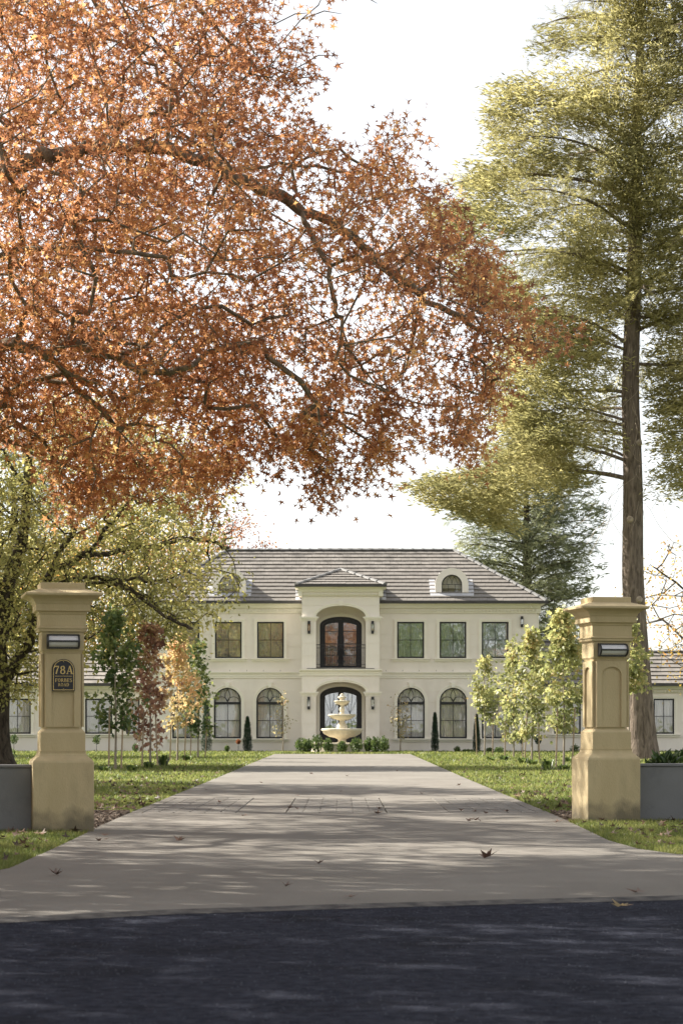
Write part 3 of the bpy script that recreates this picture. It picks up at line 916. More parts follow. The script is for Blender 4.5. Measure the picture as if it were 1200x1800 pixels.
# little weep marks (control joint caps) in the render
mb = MB()
for px in [404 + 29.5 * i for i in range(4)] + [678, 707, 736, 766, 795, 825]:
    mb.box(hx(px), hx(px + .6), HY - .02, HY - .0165, hz(1180), hz(1177.5))
o = H(mb, 'weep_vent', M['gutter']); o['kind'] = 'stuff'

# windows
def curtain(mb, x0, x1, z0, z1, y, pitch=.11, amp=.025, gap=None):
    xs = np.arange(x0, x1 + 1e-6, pitch / 4); n = len(xs)
    vs = []
    for i, x in enumerate(xs):
        yy = y + amp * .9 * math.sin(2 * math.pi * x / pitch + math.sin(x * 9)) + amp * .5 * math.sin(x * 23)
        vs += [(x, yy, z0), (x, yy, z1)]
    mb.add(vs, [(2 * i, 2 * i + 2, 2 * i + 3, 2 * i + 1) for i in range(n - 1)])

def window_rect(x0, x1, z0, z1, yf=HY, parent=house, glass='glass_hi', cur=True, label=None, sillw=.13, surround=.12, grp=None):
    fw = .065; mb = MB(); yy0, yy1 = yf + .03, yf + .10
    mb.box(x0, x0 + fw, yy0, yy1, z0, z1); mb.box(x1 - fw, x1, yy0, yy1, z0, z1)
    mb.box(x0 + fw, x1 - fw, yy0, yy1, z0, z0 + fw); mb.box(x0 + fw, x1 - fw, yy0, yy1, z1 - fw, z1)
    win = H(mb, 'window', M['frame'], parent)
    cx, cz = (x0 + x1) / 2, (z0 + z1) / 2
    mb = MB(); mb.box(cx - .011, cx + .011, yy0 + .005, yy1 - .01, z0 + fw, z1 - fw); mb.box(x0 + fw, cx - .011, yy0 + .005, yy1 - .01, cz - .011, cz + .011); mb.box(cx + .011, x1 - fw, yy0 + .005, yy1 - .01, cz - .011, cz + .011)
    H(mb, 'glazing_bar', M['frame'], win)
    for a, b in ((x0 + fw, cx - .012), (cx + .012, x1 - fw)):
        for c, d in ((z0 + fw, cz - .012), (cz + .012, z1 - fw)):
            mb = MB(); mb.box(a, b, yf + .06, yf + .066, c, d); H(mb, 'pane', M[glass], win)
    if surround:
        s = surround
        mb = MB()
        for pr, q0, q1 in ((.045, 0, s * .55), (.07, s * .55, s)):
            mb.box(x0 - q1, x0 - q0, yf - .016 - pr, yf - .0155, z0, z1 + q1); mb.box(x1 + q0, x1 + q1, yf - .016 - pr, yf - .0155, z0, z1 + q1)
            mb.box(x0 - q0, x1 + q0, yf - .016 - pr, yf - .0155, z1 + q0, z1 + q1)
        H(mb, 'surround', M['trim'], win)
        mb = MB()
        mb.profx([(yf - .0155, z0 - .14), (yf - .07, z0 - .14), (yf - .08, z0 - .07), (yf - .15, z0 - .05), (yf - .15, z0 - .003), (yf + .03, z0 - .002)], x0 - .23, x1 + .23)
        H(mb, 'sill', M['trim'], win)
    if cur:
        mb = MB(); curtain(mb, x0 + .02, x1 - .02, z0, z1, yf + .15); H(mb, 'curtain', M['curtain'], win, smooth=False)
    return win

for k, (a, b) in enumerate(win_up):
    window_rect(hx(a), hx(b), hz(1157), hz(1093), cur=True, glass='glass_hi')

def window_arched(x0, x1, z0, ztop):
    r = (x1 - x0) / 2; zs = ztop - r; cx = (x0 + x1) / 2; fw = .07; y0, y1 = HY + .03, HY + .10
    mb = MB(); mb.box(x0, x0 + fw, y0, y1, z0, zs); mb.box(x1 - fw, x1, y0, y1, z0, zs); mb.box(x0 + fw, x1 - fw, y0, y1, z0, z0 + fw)
    arch_band(mb, x0 + fw * .7, x1 - fw * .7, zs, r - fw * .7, fw * .7, y0, y1)
    mb.box(x0 + fw, x1 - fw, y0, y1, zs - .13, zs - .02)
    win = H(mb, 'arched_window', M['frame'])
    cz = (z0 + zs - .13) / 2 + .04
    mb = MB(); mb.box(cx - .012, cx + .012, y0 + .005, y1 - .01, z0 + fw, zs - .13)
    mb.box(x0 + fw, cx - .012, y0 + .005, y1 - .01, cz - .012, cz + .012); mb.box(cx + .012, x1 - fw, y0 + .005, y1 - .01, cz - .012, cz + .012)
    # tracery
    zb = zs - .02; zt = ztop - fw
    for s in (-1, 1):
        pts = [(cx + s * .11 * math.sin(math.pi * t), HY + .055, zb + (zt - zb) * t) for t in [i / 12 for i in range(13)]]
        mb.tube(pts, .012, 4)
        R_ = (r - fw) / 2 
        pts = [(cx + s * (R_ - R_ * math.cos(math.pi * t)), HY + .055, zb + R_ * .85 * math.sin(math.pi * t)) for t in [i / 12 for i in range(13)]]
        mb.tube(pts, .012, 4)
    H(mb, 'glazing_bar', M['frame'], win)
    for a, b in ((x0 + fw, cx - .013), (cx + .013, x1 - fw)):
        for c, d in ((z0 + fw, cz - .013), (cz + .013, zs - .13)):
            mb = MB(); mb.box(a, b, HY + .06, HY + .066, c, d); H(mb, 'pane', M['glass_lo'], win)
    mb = MB(); n = 24; rr = r - fw * .7
    mb.prism([(cx + rr * math.cos(math.pi * i / n), zb + rr * math.sin(math.pi * i / n)) for i in range(n + 1)], HY + .06, HY + .066)
    H(mb, 'pane', M['glass_lo'], win)
    mb = MB()
    for pr, q0, q1 in ((.045, 0, .08), (.07, .08, .14)):
        arch_band(mb, x0 - q0, x1 + q0, zs, r + q0, q1 - q0, HY - .016 - pr, HY - .0155, 28, legs=z0)
    H(mb, 'surround', M['trim'], win)
    mb = MB(); mb.profx([(HY - .0155, z0 - .14), (HY - .07, z0 - .14), (HY - .08, z0 - .07), (HY - .15, z0 - .05), (HY - .15, z0 - .003), (HY + .03, z0 - .002)], x0 - .23, x1 + .23)
    H(mb, 'sill', M['trim'], win)
    mb = MB(); mb.prism([(cx - .07, ztop + .01), (cx + .07, ztop + .01), (cx + .10, ztop + .2), (cx + .14, ztop + .23), (cx - .14, ztop + .23), (cx - .10, ztop + .2)], HY - .14, HY - .0155)
    H(mb, 'keystone', M['trim'], win)
    mb = MB(); curtain(mb, x0 + .02, x1 - .02, z0, ztop, HY + .15); H(mb, 'curtain', M['curtain'], win)
for a, b in win_lo: window_arched(hx(a), hx(b), hz(1298), hz(1209))

# ---- portico
def qx(px): return hx(px, PY)
def qz(py): return hz(py, PY)
px0, px1 = qx(531), qx(666)
ao_up = (qx(555.5), qx(642.5), qz(1175), qz(1084), qz(1064.5) - qz(1084))
ao_lo = (qx(555.5), qx(642.5), GZ, qz(1216), qz(1198.5) - qz(1216))
pops = [ao_up, ao_lo]
mb = MB()
wall_cells(mb, px0, px1, GZ, qz(1031), PY, PY + .4, pops, 24)
ptop = qz(1031)
mb.box(px0, px0 + .35, PY + .4, HY - .02, GZ, ptop); mb.box(px1 - .35, px1, PY + .4, HY - .02, GZ, ptop)
mb.box(px0 + .35, px1 - .35, PY + .4, HY - .001, qz(1190), qz(1176))
mb.box(px0 + .35, px1 - .35, PY + .4, HY - .001, qz(1062), ptop)
portico = H(mb, 'portico', M['render'])
pj = [GZ] + [qz(v) for v in (1294.5, 1272.5, 1252.5, 1232, 1214.5)]
for a, b in zip(pj[:-1], pj[1:]):
    for ra, rb in panel_ranges(px0 - .014, px1 + .014, a + .014, b - .014, pops):
        mb = MB(); wall_cells(mb, ra, rb, a + .014, b - .014, PY - .016, PY - .001, pops, 24); H(mb, 'wall_panel', M['render'], portico)
for a, b in ((1214.5, 1189), (1175, 1153.3), (1153.3, 1131.5), (1131.5, 1109.5), (1109.5, 1087), (1087, 1064.8), (1064.8, 1048)):
    for ra, rb in panel_ranges(px0 - .014, px1 + .014, qz(a) + .014, qz(b) - .014, pops):
        mb = MB(); wall_cells(mb, ra, rb, qz(a) + .014, qz(b) - .014, PY - .016, PY - .001, pops, 24); H(mb, 'wall_panel', M['render'], portico)
moulding('string_course', px0 - .12, px1 + .12, PY - .016, [(.04, qz(1187.5)), (.04, qz(1184.5)), (.06, qz(1184)), (.07, qz(1181.5)), (.12, qz(1180)), (.16, qz(1178)), (.16, qz(1176))], portico)
moulding('cornice', px0 - .17, px1 + .17, PY - .016, [(.03, qz(1048)), (.05, qz(1041.5)), (.12, qz(1040.5)), (.16, qz(1037)), (.26, qz(1033)), (.30, qz(1031.5)), (.30, qz(1030))], portico)
mb = MB(); x = px0 - .1
while x < px1 + .06: mb.box(x, x + .075, PY - .016 - .13, PY - .05, qz(1046.5), qz(1042.5)); x += .15
o = H(mb, 'dentils', M['trim'], portico); o['kind'] = 'stuff'
mb = MB()
for s, xe in ((-1, px0), (1, px1)):
    a, b = sorted((xe, xe + s * .30)); mb.box(a, b, PY - .3, HY - .1, qz(1034), qz(1030)); a, b = sorted((xe, xe + s * .14)); mb.box(a, b, PY - .15, HY - .1, qz(1048), qz(1034.2))
H(mb, 'soffit', M['trim'], portico)
for op in (ao_up, ao_lo):
    mb = MB(); arch_band(mb, op[0], op[1], op[3], op[4], .075, PY - .07, PY - .0155, 32); arch_band(mb, op[0] - .075, op[1] + .075, op[3], op[4] + .075, .05, PY - .095, PY - .0155, 32)
    H(mb, 'arch_moulding', M['trim'], portico)
    cx = (op[0] + op[1]) / 2; zt = op[3] + op[4]
    mb = MB(); mb.prism([(cx - .055, zt - .01), (cx + .055, zt - .01), (cx + .08, zt + .16), (cx + .11, zt + .19), (cx - .11, zt + .19), (cx - .08, zt + .16)], PY - .13, PY - .0155)
    H(mb, 'keystone', M['trim'], portico)
    for xa, xb in ((px0 - .014, op[0]), (op[1], px1 + .014)):
        mb = MB()
        for pr, z0, z1 in ((.035, -.17, -.11), (.07, -.11, -.05), (.11, -.05, .0)):
            mb.box(xa - pr, xb + pr, PY - .016 - pr, PY + .41, op[3] + z0, op[3] + z1 - .001)
        H(mb, 'capital', M['trim'], portico)
# plinth of piers
for xa, xb in ((px0 - .014, ao_lo[0]), (ao_lo[1], px1 + .014)):
    mb = MB(); mb.box(xa - .03, xb + .03, PY - .045, PY + .41, GZ, qz(1311)); H(mb, 'plinth', M['trim'], portico)
# entrance steps
mb = MB(); mb.box(px0 - .2, px1 + .2, PY - .9, HY, GZ, .16); mb.box(px0 - .0, px1 + .0, PY - .5, HY, .16, .33); H(mb, 'step', M['trim'], portico)

def doors(op, kind):
    xl, xr, zb, zs, rise = op; cx = (xl + xr) / 2; y0, y1 = HY + .02, HY + .10
    mb = MB()
    fw = .12
    mb.box(xl, xl + fw, y0, y1, zb, zs); mb.box(xr - fw, xr, y0, y1, zb, zs)
    arch_band(mb, xl + fw, xr - fw, zs, rise - fw, fw, y0, y1, 28)
    d = H(mb, 'double_door', M['frame'])
    # leaves
    for s in (-1, 1):
        a, b = (xl + fw, cx - .006) if s < 0 else (cx + .006, xr - fw)
        sw = .11 if kind == 'up' else .10
        inner = (a + sw, b - sw) if True else None
        ia, ib = a + sw, b - sw * (1.0)
        glb = zb + (.10 if kind == 'up' else .42)
        op2 = (xl + fw, xr - fw, zb, zs, rise - fw)
        def topx(x, dz): 
            return arch_top(op2, x) - dz
        mb = MB(); n = 10
        ya, yb = y0 + .02, y1 - .015
        mb.hexa([(a, ya), (ia, ya), (ia, yb), (a, yb)], [zb] * 4, [topx(a, 0), topx(ia, 0), topx(ia, 0), topx(a, 0)])
        mb.hexa([(ib, ya), (b, ya), (b, yb), (ib, yb)], [zb] * 4, [topx(ib, 0), topx(b, 0), topx(b, 0), topx(ib, 0)])
        mb.box(ia, ib, ya, yb, zb, glb)
        for i in range(n):
            u, v = ia + (ib - ia) * i / n, ia + (ib - ia) * (i + 1) / n
            mb.hexa([(u, ya), (v, ya), (v, yb), (u, yb)], [topx(u, .13), topx(v, .13), topx(v, .13), topx(u, .13)], [topx(u, 0), topx(v, 0), topx(v, 0), topx(u, 0)])
        if kind == 'up':
            for pz in (1110, 1131, 1152): mb.box(ia, ib, ya + .005, yb - .005, hz(pz) - .012, hz(pz) + .012)
            # lock block
            mb.cbox(cx + s * .09, ya - .02, hz(1135), .10, .04, .85)
        leaf_ = H(mb, 'door_leaf', M['frame'], d)
        # glass
        mb = MB(); poly = [(ia, glb), (ib, glb)] + [(ib - (ib - ia) * i / n, topx(ib - (ib - ia) * i / n, .13)) for i in range(n + 1)]
        mb.prism(poly, y0 + .04, y0 + .046); H(mb, 'pane', M['glass_hi'] , d)
        if kind == 'lo':
            mb = MB(); w_ = ib - ia; h_ = topx((ia + ib) / 2, .13) - glb
            for k in range(3):
                for sg in (-1, 1):
                    pts = []
                    for i in range(15):
                        t = i / 14
                        x = ia + w_ * (.5 + sg * (.5 - k * .33) * math.cos(math.pi * t * 1.15 - .25))
                        x = min(max(x, ia), ib); z = min(glb + h_ * t, topx(x, .13)); pts.append((x, y0 + .03, z))
                    mb.tube(pts, .009, 4)
            H(mb, 'scroll_grille', M['black'], d)
    mb = MB()
    arch_band(mb, xl, xr, zs, rise, .13, HY - .05, HY - .001, 28, legs=zb)
    H(mb, 'surround', M['trim'], d)
    zt = zs + rise
    mb = MB(); mb.prism([(cx - .05, zt + .0), (cx + .05, zt + .0), (cx + .08, zt + .15), (cx + .1, zt + .18), (cx - .1, zt + .18), (cx - .08, zt + .15)], HY - .09, HY - .002); H(mb, 'keystone', M['trim'], d)
doors(door_lo, 'lo'); doors(door_up, 'up')

# balcony railing
bx0, bx1 = ao_up[0], ao_up[1]; zt, zb_ = qz(1132.5), qz(1174.5); yr = PY + .12
mb = MB(); mb.box(bx0, bx1, yr - .025, yr + .025, zt - .025, zt); mb.box(bx0, bx1, yr - .015, yr + .015, zt - .16, zt - .14); mb.box(bx0, bx1, yr - .015, yr + .015, zb_ + .15, zb_ + .17); mb.box(bx0, bx1, yr - .02, yr + .02, zb_ + .02, zb_ + .045)
rail = H(mb, 'balcony_railing', M['black'])
mb = MB(); mb.cbox(0, 0, 0, .016, .016, zt - zb_ - .05); bm_ = mb.mesh('baluster', M['black'])
nb = 26; cxr = (bx0 + bx1) / 2
for i in range(nb + 1):
    x = bx0 + .02 + (bx1 - bx0 - .04) * i / nb
    if abs(x - cxr) < .13: continue
    link_mesh('baluster', bm_, rail, (x, yr - HY, (zt + zb_) / 2))
mb = MB()
for s in (-1, 1):
    for k in range(3):
        c = (cxr + s * (.10 + .01 * k), zb_ + .25 + .27 * k)
        pts = [(c[0] + (.10 - .012 * j) * math.cos(j * .7) * s, yr, c[1] + (.10 - .012 * j) * math.sin(j * .7)) for j in range(9)]
        mb.tube(pts, .009, 4)
    pts = [(cxr + s * .16 * math.sin(math.pi * t), yr, zb_ + .05 + (zt - zb_ - .1) * t) for t in [i / 14 for i in range(15)]]
    mb.tube(pts, .01, 4)
H(mb, 'scroll_panel', M['black'], rail)
mb = MB(); mb.box(px0 + .2, px1 - .2, PY - .03, PY + .3, qz(1176) + .002, qz(1175) + .002); H(mb, 'balcony_threshold', M['gutter'], portico)

# ---- roofs
def tile_unit(wd, ln, th=.035):
    """one flat tile: x across, y up the slope, butt end thicker"""
    b = MB(); x0, x1 = -wd / 2 + .003, wd / 2 - .003
    b.add([(x0, 0, .04), (x1, 0, .04), (x1, ln, 0), (x0, ln, 0), (x0, 0, .068), (x1, 0, .068), (x1, ln, .022), (x0, ln, .022)],
          [(4, 5, 6, 7), (0, 1, 5, 4), (1, 2, 6, 5), (3, 0, 4, 7), (3, 2, 1, 0)])
    return b

def slope_tiles(O, u, v, width_at, vlen, rows, parent, budget, rows_v0=0.0):
    """O eave origin; u along eave; v up the slope (unit vectors); width_at(t)->(umin,umax) at slope distance t"""
    u = Vector(u).normalized(); v = Vector(v).normalized(); nrm = u.cross(v)
    ex = vlen / rows; wd = .34; jobs = []
    for r in range(rows):
        t = r * ex
        a, b = width_at(t + ex * .45)
        off = (r % 2) * wd * .5 + random.uniform(-.01, .01)
        k0 = math.floor((a - off) / wd)
        x = k0 * wd + off
        while x < b:
            x0, x1 = max(a, x), min(b, x + wd)
            if x1 - x0 > .06: jobs.append((r, t, (x0 + x1) / 2, x1 - x0))
            x += wd
    cache = {}; rest = MB(); used = 0
    O_ = Vector(O) - Vector((0, HY, 0))
    for (r, t, xc, ww) in jobs:
        c = O_ + u * xc + v * t + nrm * random.uniform(0, .006)
        tilt = random.uniform(-.006, .006)
        uu = (u + nrm * tilt).normalized(); nn = uu.cross(v)
        if used < budget and ww > wd - .01:
            key = 'full'
            if key not in cache: cache[key] = tile_unit(wd, ex * 1.12).mesh('roof_tile', M['tile'])
            o = link_mesh('roof_tile', cache[key], parent)
            o.matrix_local = Matrix(((uu.x, v.x, nn.x, c.x), (uu.y, v.y, nn.y, c.y), (uu.z, v.z, nn.z, c.z), (0, 0, 0, 1)))
            used += 1
        else:
            b_ = tile_unit(ww, ex * 1.12)
            rest.add([c + uu * p[0] + v * p[1] + nn * p[2] for p in b_.v], b_.f)
    if rest.v:
        o = rest.build('tile_field', M['tile'], parent); o['kind'] = 'stuff'

def cap_run(A, B, parent, L=.44, r=.11, mesh_cache={}):
    A = Vector(A) - Vector((0, HY, 0)); B = Vector(B) - Vector((0, HY, 0)); d = (B - A).normalized(); n = max(1, int((B - A).length / L)); L2 = (B - A).length / n
    side = d.cross(Vector((0, 0, 1))).normalized(); up = side.cross(d)
    key = round(L2, 2)
    if key not in mesh_cache:
        m_ = MB(); vs = []; k = 7
        for yy, rr in ((-.03, r + .018), (.04, r + .018), (.045, r), (L2 - .02, r * .92)):
            for i in range(k):
                a = math.pi * (i / (k - 1)); vs.append((rr * math.cos(a), yy, rr * .75 * math.sin(a)))
        fs = [(j * k + i, j * k + i + 1, (j + 1) * k + i + 1, (j + 1) * k + i) for j in range(3) for i in range(k - 1)] + [list(range(k))]
        m_.add(vs, fs); mesh_cache[key] = m_.mesh('ridge_cap', M['cap'])
    for i in range(n):
        c = A + d * (i * L2)
        o = link_mesh('ridge_cap', mesh_cache[key], parent)
        o.matrix_local = Matrix(((side.x, d.x, up.x, c.x), (side.y, d.y, up.y, c.y), (side.z, d.z, up.z, c.z), (0, 0, 0, 1)))

def hip_roof(x0, x1, y0, y1, ze, rise_d, pitch, rows, budget, parent=house, name='roof', hipL=True, hipR=True, tiles_side=True):
    """eave rectangle; ridge parallel to x at depth rise_d from the front"""
    t = math.tan(pitch); zr = ze + rise_d * t
    ym = y0 + rise_d; yb = y1
    rl = x0 + (rise_d if hipL else 0); rr = x1 - (rise_d if hipR else 0)
    mb = MB(); mb.add([(x0, y0, ze), (x1, y0, ze), (x1, yb, ze), (x0, yb, ze), (rl, ym, zr), (rr, ym, zr)],
                      [(0, 1, 5, 4), (1, 2, 5), (2, 3, 4, 5), (3, 0, 4), (3, 2, 1, 0)])
    rf = H(mb, name, M['under'], parent)
    SL = rise_d / math.cos(pitch)
    kL = math.cos(pitch) if hipL else 0; kR = math.cos(pitch) if hipR else 0
    slope_tiles((x0, y0, ze + .01), (1, 0, 0), (0, math.cos(pitch), math.sin(pitch)), lambda s: (s * kL, (x1 - x0) - s * kR), SL, rows, rf, budget)
    slope_tiles((x1, yb, ze + .01), (-1, 0, 0), (0, -math.cos(pitch), math.sin(pitch)), lambda s: (s * kR, (x1 - x0) - s * kL), SL, rows, rf, 0)
    if hipR: slope_tiles((x1, y0, ze + .01), (0, 1, 0), (-math.cos(pitch), 0, math.sin(pitch)), lambda s: (s * math.cos(pitch), (yb - y0) - s * math.cos(pitch)), SL, rows, rf, 0)
    if hipL: slope_tiles((x0, yb, ze + .01), (0, -1, 0), (math.cos(pitch), 0, math.sin(pitch)), lambda s: (s * math.cos(pitch), (yb - y0) - s * math.cos(pitch)), SL, rows, rf, 0)
    cap_run((rl, ym, zr + .05), (rr, ym, zr + .05), rf)
    if hipR: cap_run((x1, y0, ze + .06), (rr, ym, zr + .05), rf); cap_run((x1, yb, ze + .06), (rr, ym, zr + .05), rf)
    if hipL: cap_run((x0, y0, ze + .06), (rl, ym, zr + .05), rf); cap_run((x0, yb, ze + .06), (rl, ym, zr + .05), rf)
    mb = MB(); mb.box(x0 - .06, x1 + .06, y0 - .12, y0 - .003, ze - .06, ze + .045); mb.box(x1 + .003, x1 + .1, y0, yb, ze - .06, ze + .045); mb.box(x0 - .1, x0 - .003, y0, yb, ze - .06, ze + .045)
    H(mb, 'gutter', M['gutter'], rf)
    return rf, zr
ey0 = HY - .36; ez = hz(1058.5, ey0)
RD = 3.75; PITCH = math.atan((8.80 - ez) / RD)
roof, zr = hip_roof(XL - .36, XR + .36, ey0, ey0 + 2 * RD, ez, RD, PITCH, 14, 290)
# second ridge a little behind and above
mb = MB(); a, b = hx(560, 103), hx(700, 103); yk = ey0 + RD + 2.2; zk = hz(966.5, yk)
mb.add([(a - .6, yk - 1.2, zk - .8), (b + .6, yk - 1.2, zk - .8), (b + .6, yk + 1.2, zk - .8), (a - .6, yk + 1.2, zk - .8), (a, yk, zk), (b, yk, zk)], [(0, 1, 5, 4), (1, 2, 5), (2, 3, 4, 5), (3, 0, 4)])
rr_ = H(mb, 'rear_roof', M['cap']); cap_run((a, yk, zk + .0), (b, yk, zk + .0), rr_)

# portico roof: front hip whose ridge runs back into the main roof
ex0, ex1 = qx(522), qx(675.5); py0 = PY - .34; pe = hz(1029, py0)
cxp = (ex0 + ex1) / 2; hw = (ex1 - ex0) / 2
apz = hz(1003.5, py0 + 2.0); pr = math.atan((apz - pe) / hw)
apy = py0 + hw
# y where the ridge meets the main roof
ymeet = ey0 + (apz - ez) / math.tan(PITCH)
eme = ey0 + max(0.0, (pe - ez) / math.tan(PITCH))
mb = MB(); mb.add([(ex0, py0, pe), (ex1, py0, pe), (ex1, eme, pe), (ex0, eme, pe), (cxp, apy, apz), (cxp, max(ymeet, apy + .1), apz)], [(0, 1, 4), (1, 2, 5, 4), (3, 0, 4, 5), (3, 2, 1, 0), (2, 3, 5)])
prf = H(mb, 'portico_roof', M['under'])
slope_tiles((ex0, py0, pe + .01), (1, 0, 0), (0, math.cos(pr), math.sin(pr)), lambda s: (s * math.cos(pr), 2 * hw - s * math.cos(pr)), hw / math.cos(pr), 6, prf, 60)
LL = eme - py0
for s_, ox in ((1, ex1), (-1, ex0)):
    if s_ > 0: slope_tiles((ex1, py0, pe + .01), (0, 1, 0), (-math.cos(pr), 0, math.sin(pr)), lambda s: (s * math.cos(pr), LL + (ymeet - eme) * s * math.cos(pr) / hw), hw / math.cos(pr), 6, prf, 0)
    else: slope_tiles((ex0, eme, pe + .01), (0, -1, 0), (math.cos(pr), 0, math.sin(pr)), lambda s: (-(ymeet - eme) * s * math.cos(pr) / hw, LL - s * math.cos(pr)), hw / math.cos(pr), 6, prf, 0)
cap_run((ex0, py0, pe + .05), (cxp, apy, apz + .05), prf, .4, .085); cap_run((ex1, py0, pe + .05), (cxp, apy, apz + .05), prf, .4, .085)
cap_run((cxp, apy, apz + .05), (cxp, max(ymeet, apy + .5), apz + .05), prf, .4, .085)
mb = MB(); mb.box(ex0 - .06, ex1 + .06, py0 - .1, py0 - .003, pe - .06, pe + .04); mb.box(ex1 + .003, ex1 + .09, py0, eme, pe - .06, pe + .04); mb.box(ex0 - .09, ex0 - .003, py0, eme, pe - .06, pe + .04)
H(mb, 'gutter', M['gutter'], prf)
# wall of the portico above the main eave up to its own eave
mb = MB(); mb.box(px0 + .001, px0 + .3, HY - .02, eme, qz(1062), pe - .02); mb.box(px1 - .3, px1 - .001, HY - .02, eme, qz(1062), pe - .02)
H(mb, 'cheek_wall', M['render'])
mb = MB()
for xe, s in ((px0, -1), (px1, 1)):
    mb.obox((xe + s * .16, ey0 + .5, ez + .5 * math.tan(PITCH) + .07), (1, 0, 0), (0, math.cos(PITCH), math.sin(PITCH)), (0, -math.sin(PITCH), math.cos(PITCH)), .3, 1.1, .02)
H(mb, 'flashing', M['lead'])

# dormers
def dormer(cpx):
    Yd = HY + .2
    X = hx(cpx, Yd); z0 = hz(1046.5, Yd); zt = hz(998.5, Yd); hwd = 29.2 / FPX * Yd; zs = zt - hwd
    wx = 18 / FPX * Yd; wz0 = z0 + .04; wzt = hz(1010, Yd); wr = wx; wzs = wzt - wr
    zbk = zt - ez; yb = ey0 + zbk / math.tan(PITCH)
    # front wall with arched opening
    mb = MB(); n = 20
    op = (X - wx, X + wx, wz0, wzs, wr)
    outer = (X - hwd, X + hwd, z0 - 1, zs, hwd)
    xs = sorted(set([X - hwd + 2 * hwd * (0.5 - .5 * math.cos(math.pi * i / 28)) for i in range(29)] + [X - wx + 2 * wx * (0.5 - .5 * math.cos(math.pi * i / 20)) for i in range(21)]))
    y0, y1 = Yd, Yd + .12
    for a, b in zip(xs[:-1], xs[1:]):
        mid = (a + b) / 2; ta, tb = arch_top(outer, a), arch_top(outer, b)
        if op[0] < mid < op[1]:
            mb.box(a, b, y0, y1, z0, wz0)
            oa, ob = arch_top(op, a), arch_top(op, b)
            mb.hexa([(a, y0), (b, y0), (b, y1), (a, y1)], [oa, ob, ob, oa], [ta, tb, tb, ta])
        else: mb.hexa([(a, y0), (b, y0), (b, y1), (a, y1)], [z0] * 4, [ta, tb, tb, ta])
    d = H(mb, 'dormer', M['render'])
    # barrel body behind
    mb = MB(); arc = [(X - hwd, z0 - .1)] + [(X - hwd * math.cos(math.pi * i / 20), zs + hwd * math.sin(math.pi * i / 20)) for i in range(21)] + [(X + hwd, z0 - .1)]
    arc = [(x if abs(x - X) < 1e-6 else X + (x - X) * .985, z - (.012 if z > zs else 0)) for x, z in arc]
    vs = [(x, Yd + .12, z) for x, z in arc] + [(x, yb + .3, z) for x, z in arc]; k = len(arc)
    mb.add(vs, [(i, i + 1, i + 1 + k, i + k) for i in range(k - 1)] + [list(range(k, 2 * k))]); H(mb, 'dormer_hood', M['lead'], d)
    # window
    mb = MB(); fw = .035; yw = Yd + .04
    mb.box(X - wx, X - wx + fw, yw, yw + .05, wz0, wzs); mb.box(X + wx - fw, X + wx, yw, yw + .05, wz0, wzs); mb.box(X - wx, X + wx, yw, yw + .05, wz0 - .005, wz0 + fw)
    arch_band(mb, X - wx + fw, X + wx - fw, wzs, wr - fw, fw, yw, yw + .05, 24)
    H(mb, 'window_frame', M['frame'], d)
    mb = MB(); zc = wzs + .02
    mb.box(X - wx + fw, X + wx - fw, yw + .01, yw + .03, zc - .01, zc + .01)
    for s in (-1, 1): mb.box(X + s * wx / 3 - .009, X + s * wx / 3 + .009, yw + .01, yw + .03, wz0 + fw, zc)
    for c in (-1, 0, 1):
        for s in (-1, 1):
            pts = []
            for i in range(10):
                t = i / 9; xx = X + c * wx * .5 + s * (wx * .5 - wx * .5 * (1 - math.cos(t * math.pi / 2))) * 1.0; zz = zc + (wr - fw) * .9 * math.sin(t * math.pi / 2)
                lim = arch_top((X - wx + fw, X + wx - fw, 0, wzs, wr - fw), min(max(xx, X - wx + fw), X + wx - fw))
                pts.append((min(max(xx, X - wx + fw), X + wx - fw), yw + .02, min(zz, lim)))
            mb.tube(pts, .008, 4)
    H(mb, 'glazing_bar', M['frame'], d)
    mb = MB(); mb.prism([(X + (wx - .02) * math.cos(math.pi * i / 20), wzs + (wr - .02) * math.sin(math.pi * i / 20)) for i in range(21)] + [(X - wx + .02, wz0 + .02), (X + wx - .02, wz0 + .02)], yw + .02, yw + .025)
    H(mb, 'pane', M['glass_lo'], d)
    mb = MB(); mb.box(X - wx - .1, X + wx + .1, Yd + .3, Yd + .32, z0, wzt + .1); H(mb, 'blind', M['curtain'], d)
    # flashing on the tiles
    mb = MB(); cp, sp = math.cos(PITCH), math.sin(PITCH)
    def onroof(x, y, lift=.065): return (x, y, ez + (y - ey0) * math.tan(PITCH) + lift)
    for s in (-1, 1):
        mb.obox(onroof(X + s * (hwd + .11), Yd + .42), (1, 0, 0), (0, cp, sp), (0, -sp, cp), .24, 1.25, .025)
    mb.obox(onroof(X, Yd - .12, .07), (1, 0, 0), (0, cp, sp), (0, -sp, cp), 2 * hwd + .42, .26, .025)
    H(mb, 'flashing', M['lead'], d)
dormer(793.7); dormer(2 * AX - 793.7)

# down pipe at the right corner
mb = MB(); mb.tube([(XR + .05, HY + .2, ez - .05), (XR + .05, HY + .2, ez - .3), (XR + .06, HY + .2, 0)], .045, 8); H(mb, 'downpipe', M['trim'])

